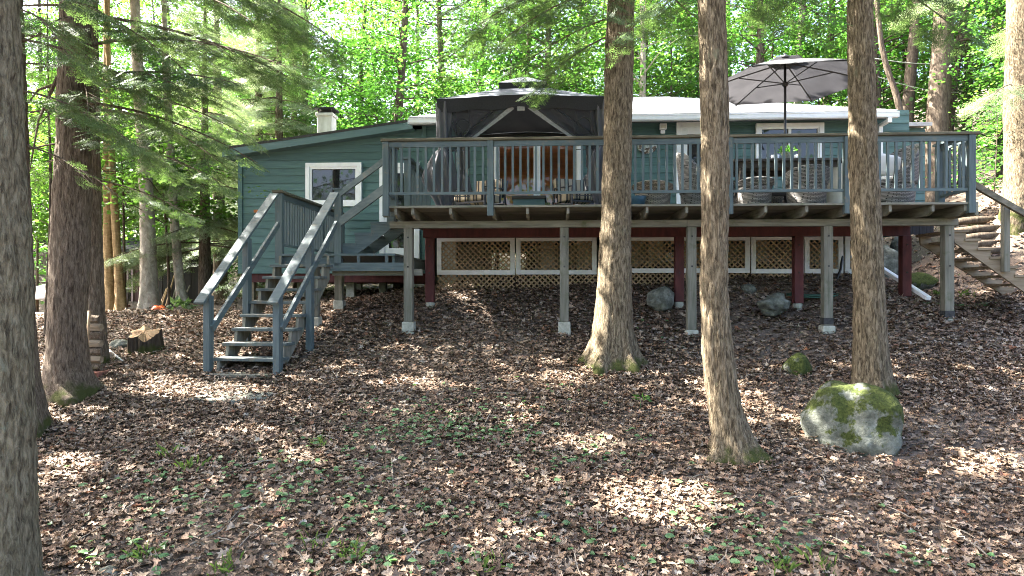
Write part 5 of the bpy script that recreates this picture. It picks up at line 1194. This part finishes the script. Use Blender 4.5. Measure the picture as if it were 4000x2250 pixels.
m = MB(); m.bar(P(60,884,26),P(330,884,26),.05,.05); m.build('rail', M_trim, fe); m = MB(); m.bar(P(60,926,26),P(330,926,26),.05,.05); m.build('rail', M_trim, fe)
for px in range(66,330,11): m = MB(); m.bar(P(px,884,26),P(px,926,26),.035,.035,(0,1,0)); m.build('picket', M_trim, fe)
m = MB(); m.bar(P(50,944,25.6),P(340,944,25.6),.2,.22); tag(m.build('terrace_beam', M_shed), 'dark horizontal beam between the white railing and the stone wall', 'beam')
pq = P(185,1240,17); pu = thing('patio_umbrella', 'faded pink patio umbrella half hidden by the left trunk', 'parasol', pq)
zt = P(0,1108,17).z; zr = P(0,1168,17).z
MB().grid(lambda i,j: (pq.x+.9*j*math.cos(2*math.pi*i)*(1-.05*abs(math.sin(4*math.pi*i))), pq.y+.9*j*math.sin(2*math.pi*i), zt-(zt-zr)*j**1.2), 33, 8, True).build('umbrella_canopy', M_pink, pu, True, solid=.01)
m = MB(); m.tube([(pq.x,pq.y,g1(pq.x,pq.y)),(pq.x,pq.y,zt)],.02,8); m.build('pole', M_black, pu)
tq = P(160,1228,14); tb_ = thing('picnic_table', 'pale topped picnic table between the two left edge trunks', 'table', (tq.x,tq.y,g1(tq.x,tq.y)))
m = MB(); m.box(tq.x-.4,tq.x+.35,tq.y-.35,tq.y+.35,tq.z-.02,tq.z+.03); m.build('table_top', M_plaster, tb_); 
for dx in (-.28,.25): m = MB(); m.bar((tq.x+dx,tq.y-.1,g1(tq.x,tq.y)-.05),(tq.x+dx,tq.y-.1,tq.z-.02),.1,.3,(0,1,0)); m.build('leg', M_plaster, tb_)

# ---------------------------------------------------------------- leaf litter, ground cover, twigs
def leaf_poly(outline, curl, bend, q):
    o = np.array(outline, float); x, y = o[:,0], o[:,1]
    z = curl*np.abs(y)*1.0+bend*(x-.5)**2+q.normal(size=len(o))*.07
    v = np.c_[x-.5, y, z]; v = np.r_[v, [[0,0,-.02]]]; n = len(o)
    return v, np.array([(i,(i+1)%n,n) for i in range(n)])
MAP_ = [(0,0),(.2,.12),(.12,.40),(.38,.28),(.55,.55),(.62,.22),(1,.06),(1,-.06),(.62,-.22),(.55,-.55),(.38,-.28),(.12,-.40),(.2,-.12)]
OAK_ = [(0,0),(.18,.10),(.28,.26),(.38,.12),(.52,.30),(.62,.13),(.80,.24),(1,0),(.80,-.24),(.62,-.13),(.52,-.30),(.38,-.12),(.28,-.26),(.18,-.10)]
OVAL = [(0,0),(.25,.22),(.6,.26),(1,0),(.6,-.26),(.25,-.22)]
M_litter, _nt, _b = newmat('dry_fallen_leaf')
_g = _nt.nodes.new('ShaderNodeNewGeometry')
_c = ramp(_nt, _g.outputs['Random Per Island'], [(0,(.045,.029,.019)),(.2,(.095,.060,.038)),(.40,(.165,.108,.070)),(.60,(.225,.155,.105)),(.78,(.30,.225,.158)),(.90,(.38,.31,.24)),(.95,(.21,.085,.04)),(1,(.42,.37,.30))])
_v = noise(_nt, 55, (1,1,1), 3); _c = mixc(_nt, ramp(_nt, _v, [(.4,(0,0,0)),(.7,(.55,.55,.55))]), _c, (.06,.04,.025))
_nt.links.new(_c, _b.inputs['Base Color']); _b.inputs['Roughness'].default_value = .7; _b.inputs['Specular IOR Level'].default_value = .3
_t = _nt.nodes.new('ShaderNodeBsdfTranslucent'); _nt.links.new(_c, _t.inputs[0]); _x = _nt.nodes.new('ShaderNodeMixShader'); _x.inputs[0].default_value = .12
_nt.links.new(_b.outputs[0], _x.inputs[1]); _nt.links.new(_t.outputs[0], _x.inputs[2]); _nt.links.new(_x.outputs[0], _nt.nodes['Material Output'].inputs[0])
q = np.random.default_rng(77)
def scatter(n, d0, d1, dens_fn=None):
    D = np.sqrt(q.uniform(d0*d0, d1*d1, n)); X = q.uniform(-1,1,n)*(.80*D+.6)
    if dens_fn is not None:
        k = q.random(n) < dens_fn(X, D); X, D = X[k], D[k]
    return X, D
def patchy(X, D):
    s_ = pn(X*.021+.5, D*.55+3, 40, 5); return np.clip(.45+1.1*(s_-.25), .3, 1)
def ground_frames(X, Y, tilt):
    z = gh(X,Y); e = .05; nx = -(gh(X+e,Y)-z)/e; ny = -(gh(X,Y+e)-z)/e
    n = np.c_[nx,ny,np.ones(len(X))]+q.normal(size=(len(X),3))*np.array([tilt,tilt,.1]); a = q.uniform(0,6.283,len(X)); d = np.c_[np.cos(a),np.sin(a),0*a]
    return z, rnd_frame(d, unit(n), q)
VV, FF, off = [], [], 0
for n, d0, d1, shapes, L0, L1, hh in ((66000,3.2,9.5,'MO',.040,.100,.05),(60000,3.2,9.5,'V',.030,.075,.045),(34000,9.5,13.4,'V',.05,.10,.04),(16000,9.5,13.4,'M',.06,.11,.05),(9000,13.4,20,'V',.08,.14,.04)):
    X, Y = scatter(n, d0, d1, patchy); z, (a, b, nn) = ground_frames(X, Y, .32); L = q.uniform(L0, L1, len(X))[:,None]; c = np.c_[X,Y,z+q.uniform(.002,hh,len(X))]
    var = q.integers(0, 6, len(X))
    for k in range(6):
        o = {'M':MAP_,'O':OAK_,'V':OVAL}[shapes[k%len(shapes)]]; tv, tf = leaf_poly(o, q.uniform(-.5,.9), q.uniform(-1.0,1.2), q); s_ = var == k
        v, f = stamp(tv, tf, c[s_], a[s_]*L[s_], b[s_]*L[s_], nn[s_]*L[s_]); VV.append(v); FF.append(f+off); off += len(v)
tag(np_mesh('leaf_litter', np.concatenate(VV), np.concatenate(FF), M_litter), kind='stuff')
# green ground cover (oval leaves in loose drifts)
blobs = [(1620,1680,260,90,190),(1900,1700,220,70,110),(1150,1880,420,140,130),(700,1950,380,160,90),(1500,2020,420,120,90),(2300,1800,250,90,60),(3000,2150,330,90,80),(2850,2010,200,70,24),(520,2180,300,70,36),(1450,2200,380,60,60),(2200,2120,300,90,34),(3500,2210,300,40,20),(2560,1330,150,60,14),(2000,1560,300,70,46),(3750,1150,120,60,40)]
X, Y = [], []
for px, py, rx, ry, n in blobs:
    for _ in range(n):
        a, b_ = px+q.normal()*rx*.6, py+q.normal()*ry*.6; b_ = max(b_,1290 if py > 1290 else 1100); D = gD(b_) if b_ > 1290 else 11.2; X.append((a-2000)/F*D); Y.append(D)
X, Y = np.array(X), np.array(Y); z, (a, b, nn) = ground_frames(X, Y, .3); L = q.uniform(.045,.085,len(X))[:,None]
tv, tf = leaf_poly([(0,0),(.2,.2),(.5,.30),(.8,.2),(1,0),(.8,-.2),(.5,-.30),(.2,-.2)], .25, -.4, np.random.default_rng(1))
v, f = stamp(tv, tf, np.c_[X,Y,z+q.uniform(.035,.075,len(X))], a*L, b*L, nn*L); tag(np_mesh('ground_cover', v, f, M_cover), kind='stuff')
# grass tufts
VV, FF, off = [], [], 0
for px, py, n in ((750,1830,26),(1250,1745,22),(660,1790,18),(1360,2180,30),(560,2180,22),(880,2230,26),(3660,1100,40),(3780,1130,30),(3560,1090,24),(1900,2240,18),(3050,2240,30),(3230,2235,22),(1240,2130,16),(3700,1060,40),(3800,1010,30)):
    D = gD(py) if py > 1290 else 11.8+(1130-py)*.012; x0 = (px-2000)/F*D; w = q.normal(size=(n,2))*.05; X, Y = x0+w[:,0], D+w[:,1]; z = gh(X,Y); l = q.uniform(.06,.15,n); dx, dy = q.normal(size=n)*.05, q.normal(size=n)*.05
    b0 = np.c_[X-.004,Y,z]; b1 = np.c_[X+.004,Y,z]; m0 = np.c_[X+dx*.4,Y+dy*.4,z+l*.65]; tp = np.c_[X+dx,Y+dy,z+l*.9]; VV.append(np.stack([b0,b1,tp,m0],1).reshape(-1,3)); FF.append((np.arange(n)[:,None]*4+np.array([0,1,2,3]))+off); off += 4*n
tag(np_mesh('grass', np.concatenate(VV), np.concatenate(FF), M_grass), kind='stuff')
m = MB()
for _ in range(620):
    D = math.sqrt(random.uniform(20,130)); x = random.uniform(-1,1)*.8*D; a = random.uniform(0,6.28); l = random.uniform(.08,.38); r = random.uniform(.002,.0055); pts = []; bend = random.uniform(-.5,.5)
    for k in range(5):
        t = k/4-.5; ex, ey = x+math.cos(a+bend*t)*l*t, D+math.sin(a+bend*t)*l*t; pts.append((ex,ey,g1(ex,ey)+.035+random.uniform(0,.02)))
    m.tube(pts, [r*1.2,r*1.1,r,r*.8,r*.5], 4, False)
tag(m.build('fallen_twigs', M_twig, origin=(0,0,0)), kind='stuff')
for k,(p0_,p1_,p2_,lab) in enumerate(((( 735,2160),(860,2100),(945,2000),'long forked twig lying on leaves at the lower left'),((1590,2205),(1640,2140),(1750,2105),'curved pale twig on the moss near the bottom centre'),((3620,1930),(3700,1960),(3860,1965),'long pale stick on the leaves below the boulder'),((1530,1800),(1535,1900),(1540,1940),'pale upright twig lying in the ground cover at centre'),((1000,1515),(920,1520),(800,1522),'thin straight branch beside the stone slab'))):
    m = MB(); m.tube([g(*p0_),g(*p1_),g(*p2_)], [.009,.008,.004], 6); tag(m.build('twig', M_twig, None, True), lab, 'twig')
sd = g(2500,1605); t = thing('seedling', 'bright green seedling alone on the leaves right of centre', 'plant', sd)
m = MB(); m.tube([sd-Vector((0,0,.04)), sd+Vector((.01,0,.12))], .003, 5); m.build('stem', M_cover, t); leaves_blob(sd+Vector((.01,0,.11)), .07, 14, .075, M_maple, 'foliage', t, 15, .3)
hs = P(690,1240,13.6); t = thing('hosta_plant', 'broad leaved green plant at the foot of the pale leaning trunk', 'plant', (hs.x,hs.y,g1(hs.x,hs.y)))
leaves_blob((hs.x,hs.y,g1(hs.x,hs.y)+.08), .24, 30, .2, M_hem, 'foliage', t, 16, .6)

# ---------------------------------------------------------------- high canopy of the foreground trees (shades the yard; gaps let sun patches through)
bpy.context.view_layer.update(); dg = bpy.context.evaluated_depsgraph_get()
LITN = ('main_roof','gutter','roof_edge_board','wing_roof','parasol_canopy','parasol_vent','annex_roof','chimney','chimney_cap','vent_cap')
Sn = np.array(S); N = 46000
q = np.random.default_rng(5)
T = np.c_[q.uniform(-9,11,N), q.uniform(2.5,16,N), np.zeros(N)]
zl = q.random(N); tt = 0
zz0 = np.maximum(4.6, .46*np.maximum(T[:,1],0)+.7); zleaf = zz0+zl*5.0; pos = T+Sn*((zleaf)/Sn[2])[:,None]
keep = np.zeros(N, bool); gsun = np.concatenate([sunny(pos[i:i+8000], .07) for i in range(0, N, 8000)]); dap = pn(T[:,0]*.02+.5, T[:,1]*1.1, 60, 9)
for i in range(N):
    p = Vector(pos[i])
    if p.y > 0 and p.z < .445*p.y+.5 and abs(p.x) < .8*p.y+.4: continue
    ok_, loc, nor, fi, ob, mt = scene.ray_cast(dg, p, -S, distance=60)
    if not ok_: continue
    if gsun[i] < 1 and q.random() < .93: continue
    if loc.y < .5: keep[i] = True; continue
    n0 = ob.name.split('.')[0]
    if n0 in LITN or loc.y > 14.8: continue
    par_ = ob.parent
    if par_ and (par_.name == tE.name): continue
    if n0 in ('foliage','branches','crown','dead_limbs'):
        keep[i] = q.random() < .45; continue
    if n0 in ('roof_canopy',): keep[i] = q.random() < .5; continue
    px, py = 2000+loc.x/loc.y*F, 1125-loc.z/loc.y*F
    if py < 1000 and px > 3700: continue
    d2 = ((px-PATCH[:,0])/(PATCH[:,2]+.12*F/loc.y))**2+((py-PATCH[:,1])/(PATCH[:,3]+(.12*F/loc.y if n0 in ('trunk','handrail','tread') else .12*8316/loc.y**2)))**2
    dm = d2.min()
    keep[i] = (q.random() < np.clip((dm-.95)/.5, 0, 1)) and not (dap[i] > .80 and q.random() < .55)
pos = pos[keep]; n = len(pos)
d = q.normal(size=(n,3)); nn = q.normal(size=(n,3))*.7+np.array([0,0,1]); a, b, nn = rnd_frame(d, nn, q); L = q.uniform(.16,.30,(n,1))
near = np.argmin(np.stack([(pos[:,0]-cx)**2+(pos[:,1]-cy)**2 for _,cx,cy in CANOPY],1), 1)
for k,(root,cx,cy) in enumerate(CANOPY):
    s_ = near == k
    if s_.sum(): v, f = stamp(LEAF_V, LEAF_F, pos[s_], a[s_]*L[s_], b[s_]*L[s_]*.8, nn[s_]*L[s_]); np_mesh('crown', v, f, M_hem, root)
    q2 = np.random.default_rng(k); m = MB()
    far_ = pos[s_][sunny(pos[s_], .5) > 1.5]
    for c in far_[q2.choice(len(far_), min(6,len(far_)), replace=False)] if len(far_) else ():
        r = ORG[root.name]; m.tube([(cx,cy,max(5,c[2]-1.5)), ((cx+c[0])/2,(cy+c[1])/2,c[2]-.3), c], [.05,.03,.01], 5, False)
    m.build('limbs', M_barkB, root)

# wood standing behind the photographer, seen mirrored in the windows
VV, FF, off, m = [], [], 0, MB()
q = np.random.default_rng(55)
for x0 in range(-22, 24, 4):
    y0 = -13+q.uniform(-3,2); zb = g1(x0,y0); m.tube([(x0,y0,zb-.3),(x0+q.normal()*.3,y0,zb+6),(x0+q.normal()*.5,y0,zb+14)], [.22,.17,.06], 8)
    n = 1100; c = np.array([x0,y0,zb+9])+q.normal(size=(n,3))*np.array([1.8,1.3,3.2]); a, b, nn = rnd_frame(q.normal(size=(n,3)), q.normal(size=(n,3))+np.array([0,0,1]), q); L = q.uniform(.2,.42,(n,1))
    v, f = stamp(LEAF_V, LEAF_F, c, a*L, b*L*.8, nn*L); VV.append(v); FF.append(f+off); off += len(v)
fw = np_mesh('shore_wood', np.concatenate(VV), np.concatenate(FF), M_maple); tag(fw, kind='stuff')
m.build('trunk', M_barkF, fw, True)['kind'] = 'stuff'
